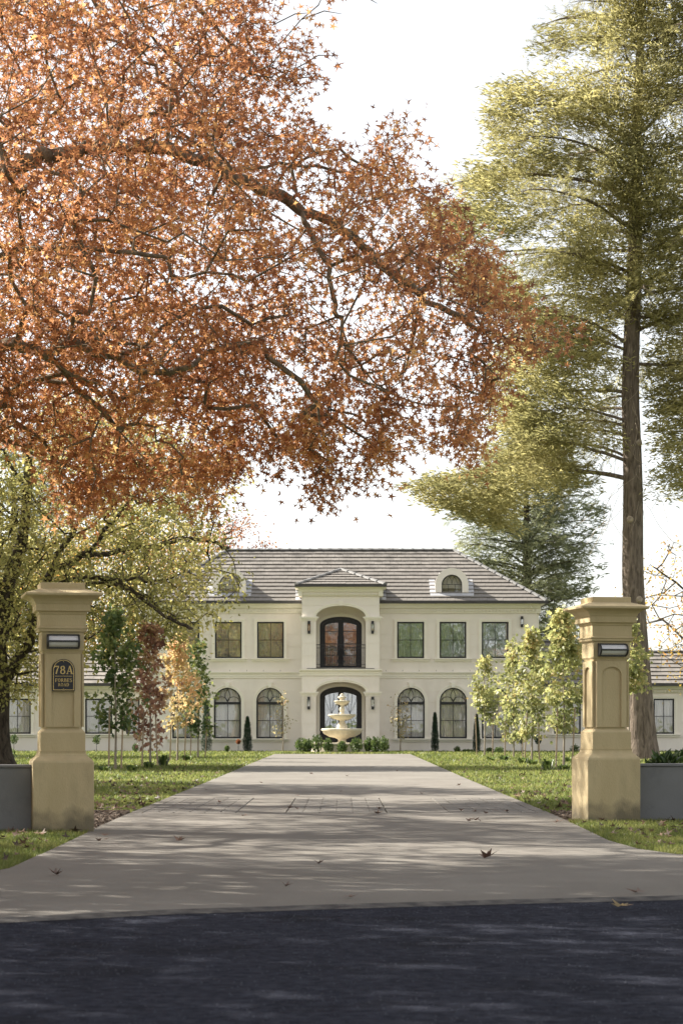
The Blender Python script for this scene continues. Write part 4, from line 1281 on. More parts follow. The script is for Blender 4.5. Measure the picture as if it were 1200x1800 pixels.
# wings
def wing(x0, x1, wins, label_side):
    yf = HY + 1.0
    def wz(py): return hz(py, yf)
    def wx_(px): return hx(px, yf)
    ops = [(wx_(a), wx_(b), wz(1290), wz(1228), 0) for a, b in wins]
    mb = MB(); wall_cells(mb, x0, x1, GZ, wz(1205), yf, yf + .3, ops)
    mb.box(x0, x0 + .3, yf + .3, yf + 5, GZ, wz(1205)); mb.box(x1 - .3, x1, yf + .3, yf + 5, GZ, wz(1205)); mb.box(x0, x1, yf + 5, yf + 5.3, GZ, wz(1205))
    mb.box(x0 + .3, x1 - .3, yf + 1.4, yf + 1.5, GZ, wz(1205))
    wg = H(mb, 'wing_wall', M['render'])
    for a, b in ((GZ, wz(1297)), (wz(1297), wz(1272)), (wz(1272), wz(1250)), (wz(1250), wz(1224)), (wz(1224), wz(1218.5))):
        for ra, rb in panel_ranges(x0, x1, a + .014, b - .014, ops):
            mb = MB(); wall_cells(mb, ra, rb, a + .014, b - .014, yf - .016, yf - .001, ops); H(mb, 'wall_panel', M['render'], wg)
    moulding('cornice', x0 - .1, x1 + .1, yf - .016, [(.04, wz(1218)), (.04, wz(1213)), (.14, wz(1212)), (.2, wz(1208)), (.3, wz(1205)), (.3, wz(1204))])
    mb = MB(); x = x0
    while x < x1 - .06: mb.box(x, x + .075, yf - .13, yf - .05, wz(1217), wz(1213.5)); x += .15
    o = H(mb, 'dentils', M['trim']); o['kind'] = 'stuff'
    for a, b in wins: window_rect(wx_(a), wx_(b), wz(1290), wz(1228), yf=yf, glass='glass_lo')
    e0 = yf - .34; zz = hz(1203.5, e0)
    hip_roof(x0 - .3, x1 + .3, e0, e0 + 5.0, zz, 2.5, R(30), 8, 0, name='wing_roof', hipL=(x0 < -12), hipR=(x1 > 12))
wing(hx(-150, HY + 1), XL, [(7, 55), (150, 198), (-90, -42), (222, 246)], 'l')
wing(XR, hx(1350, HY + 1), [(973, 1020), (1147.5, 1184), (1230, 1278)], 'r')
# taller link roof just right of the main block
lk = HY + 3.0
rf2, _ = hip_roof(XR + .4, XR + 2.6, lk, lk + 4, hz(1170, lk), 1.6, R(34), 5, 0, name='link_roof', hipL=False, hipR=True)

# lanterns
def lantern(X, Yf, zc, h, label, group='black glass lanterns on the mansion walls'):
    L = empty('wall_lantern', (X, Yf, zc)); tag(L, label, 'lantern', group)
    mb = MB(); mb.box(-.055, .055, -.02, 0, -h / 2, h / 2); mb.build('back_plate', M['black'], L)
    mb = MB()
    for z0, z1 in ((-h / 2, -h / 2 + .10), (h / 2 - .10, h / 2)): mb.box(-.045, .045, -.11, -.021, z0, z1)
    mb.box(-.065, .065, -.13, -.0215, -h / 2 + .10, -h / 2 + .125); mb.box(-.065, .065, -.13, -.0215, h / 2 - .125, h / 2 - .10)
    for sx in (-.055, .055): mb.cbox(sx, -.12, 0, .014, .014, h - .25)
    mb.build('cage', M['black'], L)
    mb = MB(); mb.box(-.048, .048, -.115, -.03, -h / 2 + .126, h / 2 - .126); mb.build('lamp_glass', M['glass_lamp'], L)
    mb = MB(); mb.lathe([(.02, -h / 2 + .13), (.022, 0), (.012, .08)], 8, (0, -.07, 0)); mb.build('candle', M['curtain'], L)
lantern(qx(542.6), PY - .017, qz(1236), .53, 'lantern left of the front door')
lantern(qx(654.8), PY - .017, qz(1236), .53, 'lantern right of the front door')
lantern(qx(543), PY - .017, qz(1103), .53, 'lantern on the upper pier left of the balcony')
lantern(qx(654.5), PY - .017, qz(1103), .53, 'lantern on the upper pier right of the balcony')
lantern(hx(916.6), HY - .017, hz(1093), .46, 'lantern high beside the outermost upper window under the eave')
for n_ in [o for o in COL.objects if o.name.startswith('wall_lantern')]:
    n_['label'] = 'slim black glass ' + n_['label'] + ' of the mansion'
mb = MB(); mb.lathe([(.05, 0), (.055, .04), (.05, .09), (.02, .11)], 10); mb.cbox(0, .06, .06, .05, .12, .04)
tag(mb.build('security_camera', M['trim'], None, loc=(hx(932), HY - .2, hz(1069))), 'small pale security camera under the eave at the mansion corner', 'camera')
mb = MB()

# ------------------------------------------------------------------ gate pillars
def arch_plate(mb, hw, z0, z1, wx, wz0, wzt, y0, y1, tilt=0):
    """plate -hw..hw with arched hole"""
    zs = wzt - wx * .75
    wall_cells(mb, -hw, hw, z0, z1, y0, y1, [(-wx, wx, wz0, zs, wx * .75)], 20)

def pillar(loc, rz, label):
    P = empty('gate_pillar', loc, rz); tag(P, label, 'gate pillar', 'pair of tan gate pillars')
    mb = MB(); mb.octlathe([(.293, .004, -.06), (.293, .004, .665), (.286, .005, .685), (.236, .006, .73), (.226, .006, .75), (.222, .006, .775)])
    mb.build('base', M['pillar'], P, bevel=.006)
    # dado block
    mb = MB(); mb.octlathe([(.216, .004, .775), (.216, .004, .955), (.212, .012, .965), (.187, .035, .995), (.186, .030, 1.01), (.186, .030, 1.72), (.192, .02, 1.74), (.205, .003, 1.76), (.205, .003, 1.93)])
    # faces with arched niches
    for k in range(4):
        q = MB(); arch_plate(q, .168, 1.012, 1.72, .108, 1.015, 1.66, -.207, -.1865)
        c, s = math.cos(k * math.pi / 2), math.sin(k * math.pi / 2)
        mb.add([(x * c - y * s, x * s + y * c, z) for x, y, z in q.v], q.f)
    mb.build('shaft', M['pillar'], P)
    mb = MB(); mb.sqlathe([(.205, 1.93), (.228, 1.935), (.232, 1.945), (.232, 1.958), (.243, 1.965), (.243, 1.978), (.222, 1.985), (.222, 2.10), (.230, 2.105), (.236, 2.125), (.262, 2.135), (.262, 2.20),
                           (.268, 2.205), (.275, 2.225), (.295, 2.25), (.325, 2.268), (.362, 2.278), (.370, 2.285), (.370, 2.305), (.215, 2.352), (.215, 2.405), (.212, 2.41)])
    mb.build('cap', M['pillar'], P, bevel=.0025)
    mb = MB(); mb.sqlathe([(.207, .772), (.2275, .7725), (.2275, .777), (.207, .778)]); mb.build('joint_bead', M['pillar'], P)
    return P
PROT = R(11.5)
PL = (WX(102.5, 22.0), 22.0 + .25, 0.0); PR = (WX(1068.5, 24.4), 24.4 + .25, 0.0)
pillar(PL, PROT, 'tan rendered gate pillar on the left carrying the house number plaque')
pillar(PR, PROT, 'tan rendered gate pillar on the right with empty arched niche')
# dirty splash band and pale scuff built as thin render patches
def pmat(c, name):
    m, t, out = newmat(name)
    p = t.nodes.new('ShaderNodeBsdfPrincipled'); p.inputs['Base Color'].default_value = (*c, 1); p.inputs['Roughness'].default_value = .9
    tc = t.nodes.new('ShaderNodeTexCoord'); n = t.nodes.new('ShaderNodeTexNoise'); n.inputs['Scale'].default_value = 5; n.inputs['Detail'].default_value = 8
    t.links.new(tc.outputs['Object'], n.inputs['Vector'])
    sx = t.nodes.new('ShaderNodeSeparateXYZ'); t.links.new(tc.outputs['Object'], sx.inputs[0])
    return m, t, out, p, n, sx
# pillar material gets a damp grey foot (a stain with its own shape)
def add_foot_stain(mat):
    t = mat.node_tree; p = [n for n in t.nodes if n.type == 'BSDF_PRINCIPLED'][0]
    src = p.inputs['Base Color'].links[0].from_socket
    tc = t.nodes.new('ShaderNodeTexCoord'); n = t.nodes.new('ShaderNodeTexNoise'); n.inputs['Scale'].default_value = 4.5; n.inputs['Detail'].default_value = 7
    t.links.new(tc.outputs['Object'], n.inputs['Vector'])
    sx = t.nodes.new('ShaderNodeSeparateXYZ'); t.links.new(tc.outputs['Object'], sx.inputs[0])
    a = t.nodes.new('ShaderNodeMath'); a.operation = 'MULTIPLY_ADD'; a.inputs[1].default_value = .55; a.inputs[2].default_value = -.22
    t.links.new(n.outputs['Fac'], a.inputs[0])
    b = t.nodes.new('ShaderNodeMath'); b.operation = 'SUBTRACT'; t.links.new(a.outputs[0], b.inputs[0]); t.links.new(sx.outputs['Z'], b.inputs[1])
    mr = t.nodes.new('ShaderNodeMapRange'); mr.inputs[1].default_value = -.16; mr.inputs[2].default_value = 0.02; t.links.new(b.outputs[0], mr.inputs[0])
    mx = t.nodes.new('ShaderNodeMixRGB'); mx.inputs[2].default_value = (.13, .115, .085, 1)
    ml = t.nodes.new('ShaderNodeMath'); ml.operation = 'MULTIPLY'; ml.inputs[1].default_value = .8; t.links.new(mr.outputs[0], ml.inputs[0])
    t.links.new(ml.outputs[0], mx.inputs[0]); t.links.new(src, mx.inputs[1]); t.links.new(mx.outputs[0], p.inputs['Base Color'])
add_foot_stain(M['pillar'])

def bulkhead(pl_, label):
    Mx = Matrix.Translation(pl_) @ Matrix.Rotation(PROT, 4, 'Z')
    L = empty('bulkhead_light', tuple(Mx @ Vector((.0, -.208, 1.84))), PROT); tag(L, label, 'wall light', 'bulkhead lights on the gate pillars')
    w_, h_ = .158, .062
    n = 10; arc = [(-.085 * math.sin(math.pi * i / n), h_ * .92 * math.cos(math.pi * i / n)) for i in range(n + 1)]
    mb = MB(); mb.profx(arc, -w_ + .018, w_ - .018); mb.build('diffuser', M['opal'], L, smooth=True)
    arc2 = [(-.0 - .10 * math.sin(math.pi * i / n), h_ * 1.12 * math.cos(math.pi * i / n)) for i in range(n + 1)]
    for a, b in ((-w_, -w_ + .018), (w_ - .018, w_)):
        mb = MB(); mb.profx(arc2, a, b); mb.build('end_cap', M['black'], L)
    mb = MB(); mb.box(-w_ + .018, w_ - .018, -.098, -.082, -.009, .009); mb.build('centre_bar', M['black'], L)
    for s in (-1, 1):
        mb = MB(); mb.box(-w_ + .018, w_ - .018, -.03, 0, s * h_ * 1.0 - .008, s * h_ * 1.0 + .008); mb.build('rim', M['black'], L)
    mb = MB(); mb.box(-w_, w_, 0, .012, -h_ * 1.15, h_ * 1.15); mb.build('back_plate', M['black'], L)
bulkhead(PL, 'black and white bulkhead light above the number plaque on the left pillar')
bulkhead(PR, 'black and white bulkhead light at the top of the right pillar')

# number plaque
Mx = Matrix.Translation(PL) @ Matrix.Rotation(PROT, 4, 'Z')
sg = empty('number_plaque', tuple(Mx @ Vector((0.005, -.209, 1.36))), PROT); tag(sg, 'black arched plaque with gold lettering 78A Forbes Road on the left pillar', 'sign')
def arched(hw, z0, zt, n=20):
    zs = zt - hw
    return [(-hw, z0), (hw, z0)] + [(hw * math.cos(math.pi * i / n), zs + hw * math.sin(math.pi * i / n)) for i in range(n + 1)]
mb = MB(); mb.prism(arched(.108, .0, .31), -.012, 0.02); mb.build('plate', M['plaque'], sg)
mb = MB()
o_, i_ = arched(.100, .008, .302), arched(.094, .014, .296); k = len(o_)
vs = [(x, -.0135, z) for x, z in o_] + [(x, -.0135, z) for x, z in i_]
mb.add(vs, [(i, (i + 1) % k, (i + 1) % k + k, i + k) for i in range(k)]); mb.build('border', M['gold'], sg)
# serif letters from strokes: unit cell 0..w x 0..1
def arcpts(cx, cz, rx, rz, a0, a1, n=12): return [(cx + rx * math.cos(R(a0 + (a1 - a0) * i / n)), cz + rz * math.sin(R(a0 + (a1 - a0) * i / n))) for i in range(n + 1)]
def stroke(mb, pts, ws, y, h):
    for i in range(len(pts) - 1):
        (x0, z0), (x1, z1) = pts[i], pts[i + 1]; w0 = ws[i] if isinstance(ws, list) else ws; w1 = ws[i + 1] if isinstance(ws, list) else ws
        dx, dz = x1 - x0, z1 - z0; L = math.hypot(dx, dz) + 1e-9; nx, nz = -dz / L, dx / L
        mb.add([((x0 - nx * w0 / 2) * 1, y, z0 - nz * w0 / 2), (x1 - nx * w1 / 2, y, z1 - nz * w1 / 2), (x1 + nx * w1 / 2, y, z1 + nz * w1 / 2), (x0 + nx * w0 / 2, y, z0 + nz * w0 / 2)], [(0, 1, 2, 3)])
TK, TN = .17, .075
def bowl(cx, cz, rx, rz, a0, a1): 
    p = arcpts(cx, cz, rx, rz, a0, a1); w_ = [TN + (TK - TN) * abs(math.cos(R(a0 + (a1 - a0) * i / 12))) for i in range(13)]; return (p, w_)
def V_(x, serT=True, serB=True):
    r = [([(x, 0), (x, 1)], TK)]
    if serB: r.append(([(x - .16, .03), (x + .16, .03)], .07))
    if serT: r.append(([(x - .16, .97), (x + .16, .97)], .07))
    return r
GL = {
    'F': (.68, V_(.17) + [([(.17, .95), (.62, .95)], .09), ([(.62, .98), (.62, .74)], .06), ([(.17, .52), (.48, .52)], .08), ([(.48, .62), (.48, .42)], .06)]),
    'E': (.72, V_(.17) + [([(.17, .95), (.64, .95)], .09), ([(.64, .98), (.64, .76)], .06), ([(.17, .52), (.48, .52)], .08), ([(.48, .62), (.48, .42)], .06), ([(.17, .05), (.66, .05)], .09), ([(.66, .02), (.66, .26)], .06)]),
    'O': (.82, [bowl(.41, .5, .31, .46, 0, 360)]),
    'R': (.84, V_(.17) + [bowl(.36, .74, .24, .22, -90, 90), ([(.17, .96), (.36, .96)], TN), ([(.17, .52), (.36, .52)], TN), ([(.42, .52), (.72, .04)], TK), ([(.66, .03), (.84, .03)], .07)]),
    'B': (.76, V_(.17) + [bowl(.36, .75, .2, .21, -90, 90), ([(.17, .96), (.36, .96)], TN), ([(.17, .53), (.4, .53)], TN), bowl(.38, .28, .25, .25, -90, 90), ([(.17, .03), (.38, .03)], TN)]),
    'S': (.62, [bowl(.31, .73, .2, .23, 20, 270), bowl(.31, .27, .22, .24, 90, -160), ([(.5, .98), (.5, .76)], .06), ([(.1, .02), (.1, .24)], .06)]),
    'A': (.86, [([(.42, 1.0), (.12, .03)], TN), ([(.42, 1.0), (.70, .03)], TK), ([(.23, .33), (.60, .33)], TN), ([(.0, .03), (.26, .03)], .07), ([(.54, .03), (.86, .03)], .07)]),
    'D': (.84, V_(.17) + [bowl(.36, .5, .36, .46, -90, 90), ([(.17, .96), (.36, .96)], TN), ([(.17, .04), (.36, .04)], TN)]),
    '7': (.66, [([(.06, .94), (.62, .94)], .13), ([(.60, .92), (.40, .5), (.28, .0)], [TN, .13, TK]), ([(.07, 1.0), (.07, .74)], .07)]),
    '8': (.70, [bowl(.35, .75, .20, .22, 0, 360), bowl(.35, .27, .25, .25, 0, 360)]),
}
def text(word, cx, z0, h, wscale=1.0, name='lettering'):
    ww = sum(GL[c][0] for c in word) + .08 * (len(word) - 1); mb = MB(); x = cx - ww * h * wscale / 2
    for ch in word:
        w_, st = GL[ch]; q = MB()
        for pts, t in st: stroke(q, pts, t, 0, h)
        mb.add([(x + vx * h * wscale, -.0136, z0 + vz * h) for vx, _, vz in q.v], q.f)
        x += (w_ + .08) * h * wscale
    mb.build(name, M['gold'], sg)
text('78A', 0, .165, .078); text('FORBES', 0, .088, .034, .98); text('ROAD', 0, .046, .030, .98)
mb = MB(); mb.box(-.082, .082, -.0138, -.012, .142, .146); mb.build('divider_line', M['gold'], sg)
mb = MB()
for z in (.284, .024): mb.lathe([(.004, 0), (.003, .003)], 8); 
mb.v = [(x, -.0125 - z, y + (.284 if i < len(mb.v) // 2 else .024)) for i, (x, y, z) in enumerate(mb.v)]
mb.build('screw', M['gold'], sg)

# low rendered walls
def garden_wall(p0, p1, top, label):
    a = Vector((p0[0], p0[1], 0)); b = Vector((p1[0], p1[1], 0)); d = (b - a).normalized(); n = Vector((-d.y, d.x, 0)); L = (b - a).length
    W = empty('garden_wall', tuple((a + b) / 2), math.atan2(d.y, d.x)); tag(W, label, 'wall')
    nseg = 3
    for q in range(nseg):
        a_ = -L / 2 + L * q / nseg + (.004 if q else 0); b_ = -L / 2 + L * (q + 1) / nseg - .004
        mb = MB(); mb.box(a_, b_, -.11, .11, -.06, top - .03); mb.build('wall_panel', M['wall'], W, bevel=.006)
    mb = MB(); mb.box(-L / 2, L / 2, -.125, .125, top - .028, top); mb.build('coping', M['wall'], W, bevel=.006)
lv = Vector((math.cos(PROT), math.sin(PROT), 0))
garden_wall((PL[0] - .293 * lv.x - .004, PL[1] - .055), (PL[0] - 9 * lv.x, PL[1] - 9 * lv.y), .645, 'low grey rendered wall running left from the plaque pillar')
garden_wall((PR[0] + .293 * lv.x + .004, PR[1] + .055), (PR[0] + 9 * lv.x, PR[1] + 9 * lv.y), .615, 'low grey rendered wall running right from the niche pillar')

# ------------------------------------------------------------------ fountain
FY = 92.3
fn = empty('fountain', (WX(601, FY), FY, 0)); tag(fn, 'three tiered pale stone fountain in front of the mansion door', 'fountain')
def fz(py): return WZ(py, FY)
fp = FY / FPX
mb = MB(); mb.lathe([(55 * fp, -.03), (55 * fp, fz(1310)), (57 * fp, fz(1309)), (57 * fp, fz(1306)), (50 * fp, fz(1305.5)), (50 * fp, fz(1312))], 48); mb.build('pool_wall', M['fount'], fn, smooth=True)
mb = MB(); mb.lathe([(12 * fp, .1), (10 * fp, fz(1306)), (7 * fp, fz(1303)), (7 * fp, fz(1300)), (12 * fp, fz(1297)), (22 * fp, fz(1295)), (31 * fp, fz(1290)), (33 * fp, fz(1286.5)), (34 * fp, fz(1285.5)), (36.3 * fp, fz(1284)), (36.5 * fp, fz(1281.5)), (35 * fp, fz(1280.5)), (31 * fp, fz(1282)), (10 * fp, fz(1286))], 72, flute=(4, 7, 24))
mb.build('lower_bowl', M['fount'], fn, smooth=True)
mb = MB(); mb.lathe([(11 * fp, fz(1286)), (10 * fp, fz(1280.5)), (9.7 * fp, fz(1278)), (9 * fp, fz(1275)), (6 * fp, fz(1271)), (4.5 * fp, fz(1268)), (5 * fp, fz(1266)), (8 * fp, fz(1265.3)), (15 * fp, fz(1263)), (21 * fp, fz(1260)), (22 * fp, fz(1258.8)), (24 * fp, fz(1258)), (24.2 * fp, fz(1256)), (23 * fp, fz(1255.3)), (6 * fp, fz(1258))], 60, flute=(8, 11, 20))
mb.build('middle_bowl', M['fount'], fn, smooth=True)
mb = MB(); mb.lathe([(5 * fp, fz(1258)), (4.6 * fp, fz(1253)), (3.4 * fp, fz(1251.5)), (4.8 * fp, fz(1248)), (4.6 * fp, fz(1245)), (2.8 * fp, fz(1242)), (3.2 * fp, fz(1239.5)), (6 * fp, fz(1238)), (11 * fp, fz(1236)), (12.5 * fp, fz(1234.5)), (14 * fp, fz(1233.5)), (14.1 * fp, fz(1231.8)), (13 * fp, fz(1231.3)), (4 * fp, fz(1233))], 48, flute=(7, 9, 16))
mb.build('upper_bowl', M['fount'], fn, smooth=True)
mb = MB(); mb.lathe([(4.5 * fp, fz(1233)), (3.5 * fp, fz(1229)), (5 * fp, fz(1228)), (7 * fp, fz(1226.5)), (6.8 * fp, fz(1224.5)), (4.0 * fp, fz(1223.5)), (3.4 * fp, fz(1222)), (3.1 * fp, fz(1220.5)), (1.5 * fp, fz(1219.3)), (.2 * fp, fz(1218.8))], 32, flute=(2, 5, 6)); mb.build('finial', M['fount'], fn, smooth=True)

# ------------------------------------------------------------------ TREES
# -- the great red oak, upper left
OY = 32.0
oak_poly = [(-1150, 350), (-1100, 0), (-900, -350), (-500, -650), (0, -700), (300, -560), (450, -350), (480, -150), (470, 0), (500, 20), (495, 80), (520, 110), (515, 170), (545, 200), (560, 245), (610, 262), (640, 290), (665, 250), (705, 252),
            (725, 285), (745, 325), (790, 345), (850, 425), (880, 480), (930, 540), (985, 585), (1005, 612), (930, 640), (885, 700), (880, 760), (850, 800), (810, 835), (785, 800), (735, 812), (700, 775), (680, 850), (652, 865), (636, 790), (608, 735), (598, 860), (570, 890),
            (545, 850), (530, 815), (470, 825), (440, 800), (420, 840), (380, 885), (352, 905), (330, 870), (270, 850), (210, 880), (145, 918), (95, 870), (60, 800), (0, 790), (-100, 840), (-250, 900), (-500, 880), (-800, 800), (-1050, 650)]
def oak_clusters():
    C = crown_from_outline(oak_poly, OY, 15000, 4.4, 260, 0.42, 0.40, inset=16)
    s = OY / FPX
    px = C[:, 0] / s + 600
    py = HOR - (C[:, 2] - CAM_H) / s
    inframe = (px > -40) & (py > -40)
    keep = inframe | (rng.random(len(C)) < 0.30)
    keep &= (py > 420) | (rng.random(len(C)) < .8)
    nn_ = vnoise(C / .55 + 17.3)
    keep &= (px < 430) | (nn_ > .40)
    keep &= (px > 430) | (nn_ > .31) | (py > 600)
    # open gaps of sky seen in the photograph
    for gx_, gy_, gr in ((592, 520, 34), (498, 715, 34), (470, 760, 20), (615, 700, 16), (700, 420, 8), (380, 150, 10)):
        keep &= ~(np.hypot(px - gx_, py - gy_) < gr)
    s_ = OY / FPX; lump = []
    for lx, ly, lw, lh, k in ((570, 830, 24, 60, 26), (655, 815, 18, 50, 17), (530, 790, 24, 40, 12), (470, 800, 22, 35, 10), (700, 760, 40, 50, 14), (820, 780, 30, 50, 14), (355, 872, 28, 40, 14), (145, 885, 36, 34, 22), (240, 850, 34, 34, 16), (960, 600, 34, 16, 9), (600, 710, 22, 50, 8), (700, 272, 26, 26, 8), (525, 150, 20, 50, 14)):
        lump.append(np.array([(lx - 600) * s_, OY - .6, CAM_H + (HOR - ly) * s_]) + rng.uniform(-1, 1, (k, 3)) * np.array([lw * s_, .9, lh * s_]))
    C = np.concatenate([C[keep]] + lump); keep = np.ones(len(C), bool)
    extra = ell_points((-8.3, 23.0, 7.6), (4.0, 5.5, 3.2), 2300, 1.25, .57)  # unseen crown lobe added off frame to dapple the near driveway with shade
    return np.concatenate([C[keep], extra])
oc = oak_clusters()
ODEP = [0, .3, .6, .9, 1.0, 1.1, 1.2, 1.2, 1.2, 1.2]
tx, tz = WX(-330, OY), 0
trunk = [(tx, OY + .2, -.1), (tx + .05, OY + .15, 1.2), (tx + .1, OY, 2.6), (tx + .3, OY, 4.2)] + pl([(-230, 500), (-190, 380), (-130, 200), (-60, 0), (-20, -250)], OY, [0, 0, .2, .3, .4])
limbs = [
    pl([(-205, 430), (-100, 370), (0, 335), (60, 312), (110, 300), (200, 290), (290, 288), (390, 330), (480, 372), (530, 400), (600, 425), (650, 465), (700, 520)], OY, [0, -.3, -.6, -.8, -.9, -1.0, -1.1, -1.2, -1.2, -1.1, -1.0, -.9, -.8]),
    pl([(530, 400), (560, 460), (583, 530), (595, 600)], OY, [-1.1, -1.3, -1.4, -1.5]),
    pl([(60, 315), (130, 342), (200, 400), (250, 470), (290, 520), (330, 570)], OY, [-.8, -1.2, -1.5, -1.8, -1.9, -2.0]),
    pl([(-225, 480), (-120, 470), (-30, 480), (40, 515), (70, 548), (130, 590), (200, 632), (280, 658)], OY, [0, -.6, -1.2, -1.6, -1.8, -2.0, -2.2, -2.3]),
    pl([(-235, 700), (-130, 715), (-60, 695), (0, 662), (60, 636), (110, 668), (150, 695), (200, 722)], OY, [0, -.8, -1.4, -1.7, -1.9, -2.0, -2.1, -2.2]),
    pl([(-90, 60), (60, -60), (120, -40), (165, 10), (215, 85), (270, 150), (340, 240), (420, 340)], OY, [.3, -.4, -.7, -.9, -1.0, -1.1, -1.2, -1.2]),
    pl([(-30, 600), (5, 540), (35, 505), (120, 490), (220, 508), (330, 516)], OY, [-1.2, -1.8, -2.1, -2.3, -2.4, -2.5]),
    pl([(600, 425), (680, 480), (760, 540), (840, 570), (920, 590)], OY, [-1.0, -.4, 0, .2, .3]),
    pl([(420, 340), (500, 300), (600, 290), (680, 300)], OY, [-1.2, -.5, .2, .4]),
    pl([(-60, 0), (100, -150), (250, -120), (380, 20), (470, 110)], OY, [.3, .5, .8, .9, .9]),
    pl([(-200, 400), (-400, 200), (-650, 50), (-850, 0)], OY, [0, .5, 1, 1]),
    pl([(-220, 470), (-450, 420), (-700, 450), (-900, 520)], OY, [0, -.5, -1, -1]),
    pl([(-150, 250), (-300, -50), (-450, -300)], OY, [0, .5, .8]),
]
def leaf_near(lp):
    s = FPX / lp[:, 1]; px = lp[:, 0] * s + 600; py = HOR - (lp[:, 2] - CAM_H) * s
    ok = (px > 5) & (px < 1195) & (py > 5) & (py < 950)
    return np.argsort(np.where(ok, lp[:, 1], 1e9))
oak = grow('oak_tree', 'huge autumn oak with rust orange lobed leaves overhanging the driveway from the left', 'tree', (tx, OY + .2, 0), trunk, limbs, oc, M['bark_oak'], M['oak'],
     T=OAK_V, size=(0.115, 0.185), per=14.5, spread=0.15, twig=0.0042, expo=0.46, rmin_main=0.018, individual=290, leafvis=leaf_near, trunk_r=(.42, .1), sag=.05)
# sprig of the same oak standing clear against the sky
spr = []
for (x, y) in [(548, 38), (560, 60), (580, 20), (590, 55), (545, 90), (550, 155), (580, 108), (596, 120), (566, 150), (575, 8), (530, 30), (600, 8)]:
    spr.append(((x - 600) * OY / FPX, OY - .4, CAM_H + (HOR - y) * OY / FPX))
spr = np.array(spr)
mb = MB()
s_ = lambda x, y: ((x - 600) * OY / FPX, OY - .4, CAM_H + (HOR - y) * OY / FPX)
bvec = Vector((tx, OY + .2, 0))
for path in ([(470, 110), (500, 85), (530, 50), (560, 25), (580, -20)], [(530, 50), (570, 35), (600, 40)], [(480, 60), (520, 40), (548, 38)], [(490, 150), (530, 130), (560, 112), (596, 112)], [(500, 155), (540, 150), (575, 150)], [(640, -5), (650, 15), (662, 22)], [(585, -10), (600, 8), (612, 0)]):
    mb.tube([Vector(s_(*p)) - bvec for p in path], [.008] * (len(path) - 1) + [.003], 4)
mb.build('twig', M['bark_oak'], oak)
n = 4; lp = np.repeat(spr, n, 0) + rng.normal(size=(len(spr) * n, 3)) * .045
V, F = scatter(OAK_T, lp - np.array(bvec), rot_frames(len(lp)), rng.uniform(.12, .17, len(lp)))
o = link_mesh('crown', np_mesh('crown', V, F, M['oak']), oak); o['kind'] = 'stuff'

# -- yellow-green tree at the left behind the pillar
LY = 60.0
lp_ = [(-260, 1150), (-420, 900), (-330, 720), (-100, 640), (60, 690), (150, 700), (250, 730), (330, 775), (400, 785), (432, 820), (425, 880), (398, 910), (402, 960), (440, 1000), (425, 1050), (385, 1085), (365, 1130), (330, 1150), (290, 1125), (240, 1150), (205, 1175), (150, 1160), (120, 1200), (60, 1230), (0, 1245), (-120, 1220)]
lc = crown_from_outline(lp_, LY, 4300, 3.4, 120, 0.75, 0.36, off=(5, 3, 1), inset=8)
_px = lc[:, 0] / (LY / FPX) + 600; lc = lc[(_px < 345) | (rng.random(len(lc)) < .5)]
ltr = pl([(0, 1347), (-2, 1280), (2, 1205), (-4, 1140), (8, 1060), (22, 1000), (40, 955), (48, 880), (52, 790)], LY)
ll = [pl([(2, 1205), (35, 1165), (62, 1115), (78, 1060), (92, 1005), (133, 932), (190, 860), (250, 773)], LY, [0, -.2, -.4, -.5, -.6, -.8, -.9, -1]),
      pl([(92, 1005), (158, 982), (221, 911), (283, 836)], LY, [-.6, -1, -1.4, -1.6]),
      pl([(78, 1060), (120, 1025), (167, 1019), (271, 1032)], LY, [-.5, -1, -1.4, -2]),
      pl([(167, 1019), (233, 1036), (292, 1086), (345, 1110)], LY, [-1.4, -1.6, -1.7, -1.7]),
      pl([(0, 1120), (50, 1085), (90, 1075)], LY, [0, .4, .6]),
      pl([(22, 1000), (-40, 940), (-120, 900), (-220, 850)], LY, [0, .5, .8, 1]),
      pl([(133, 932), (128, 870), (150, 820)], LY, [-.8, 0, .6]),
      pl([(158, 982), (250, 960), (340, 940), (400, 960)], LY, [-1, .2, .8, 1])]
grow('autumn_tree', 'yellow green autumn tree with dark bare limbs behind the left pillar', 'tree', (WX(0, LY), LY, 0), ltr, ll, lc, M['bark_dark'], M['lime'],
     T=DIA_T, size=(.10, .155), per=13, spread=.24, twig=.006, expo=.44, rmin_main=.045, trunk_r=(.30, .10), sag=.04)

# -- trees behind the house
def generic_tree(name, label, x, y, h, r, n, leaf, bark, per=12, size=(.12, .18), T=SMALL_T, lean=0, z0=None, spread=.35, group=None, twig=.01, thr=.38, trunk_r=None, outer=True):
    zc = (h + (z0 if z0 is not None else h * .25)) / 2; rz = h - zc
    C = ell_points((x + lean, y, zc), (r, r, rz), n, 1.1, thr)
    tr = [(x, y, -.1), (x + lean * .3, y, h * .3), (x + lean * .8, y, h * .6), (x + lean, y, h * .9)]
    L = []
    for k in range(6):
        a = k * 2.4; zz = h * (.28 + .07 * k)
        L.append([(x + lean * .4, y, zz), (x + lean * .7 + r * .45 * math.cos(a), y + r * .45 * math.sin(a), zz + h * .13), (x + lean + r * .75 * math.cos(a), y + r * .75 * math.sin(a), zz + h * .22)])
    return grow(name, label, 'tree', (x, y, 0), tr, L, C, bark, leaf, T=T, size=size, per=per, spread=spread, twig=twig, expo=.44, trunk_r=trunk_r or (h * .022, h * .006), group=group, step=.6, outer_twigs=outer)
def bx(px, Y): return (px - 600) / FPX * Y
generic_tree('amber_tree', 'amber and yellow tree behind the left wing roof', bx(230, 113), 113, hz(875, 113), 5.4, 1300, M['amber'], M['bark_dark'], per=14)
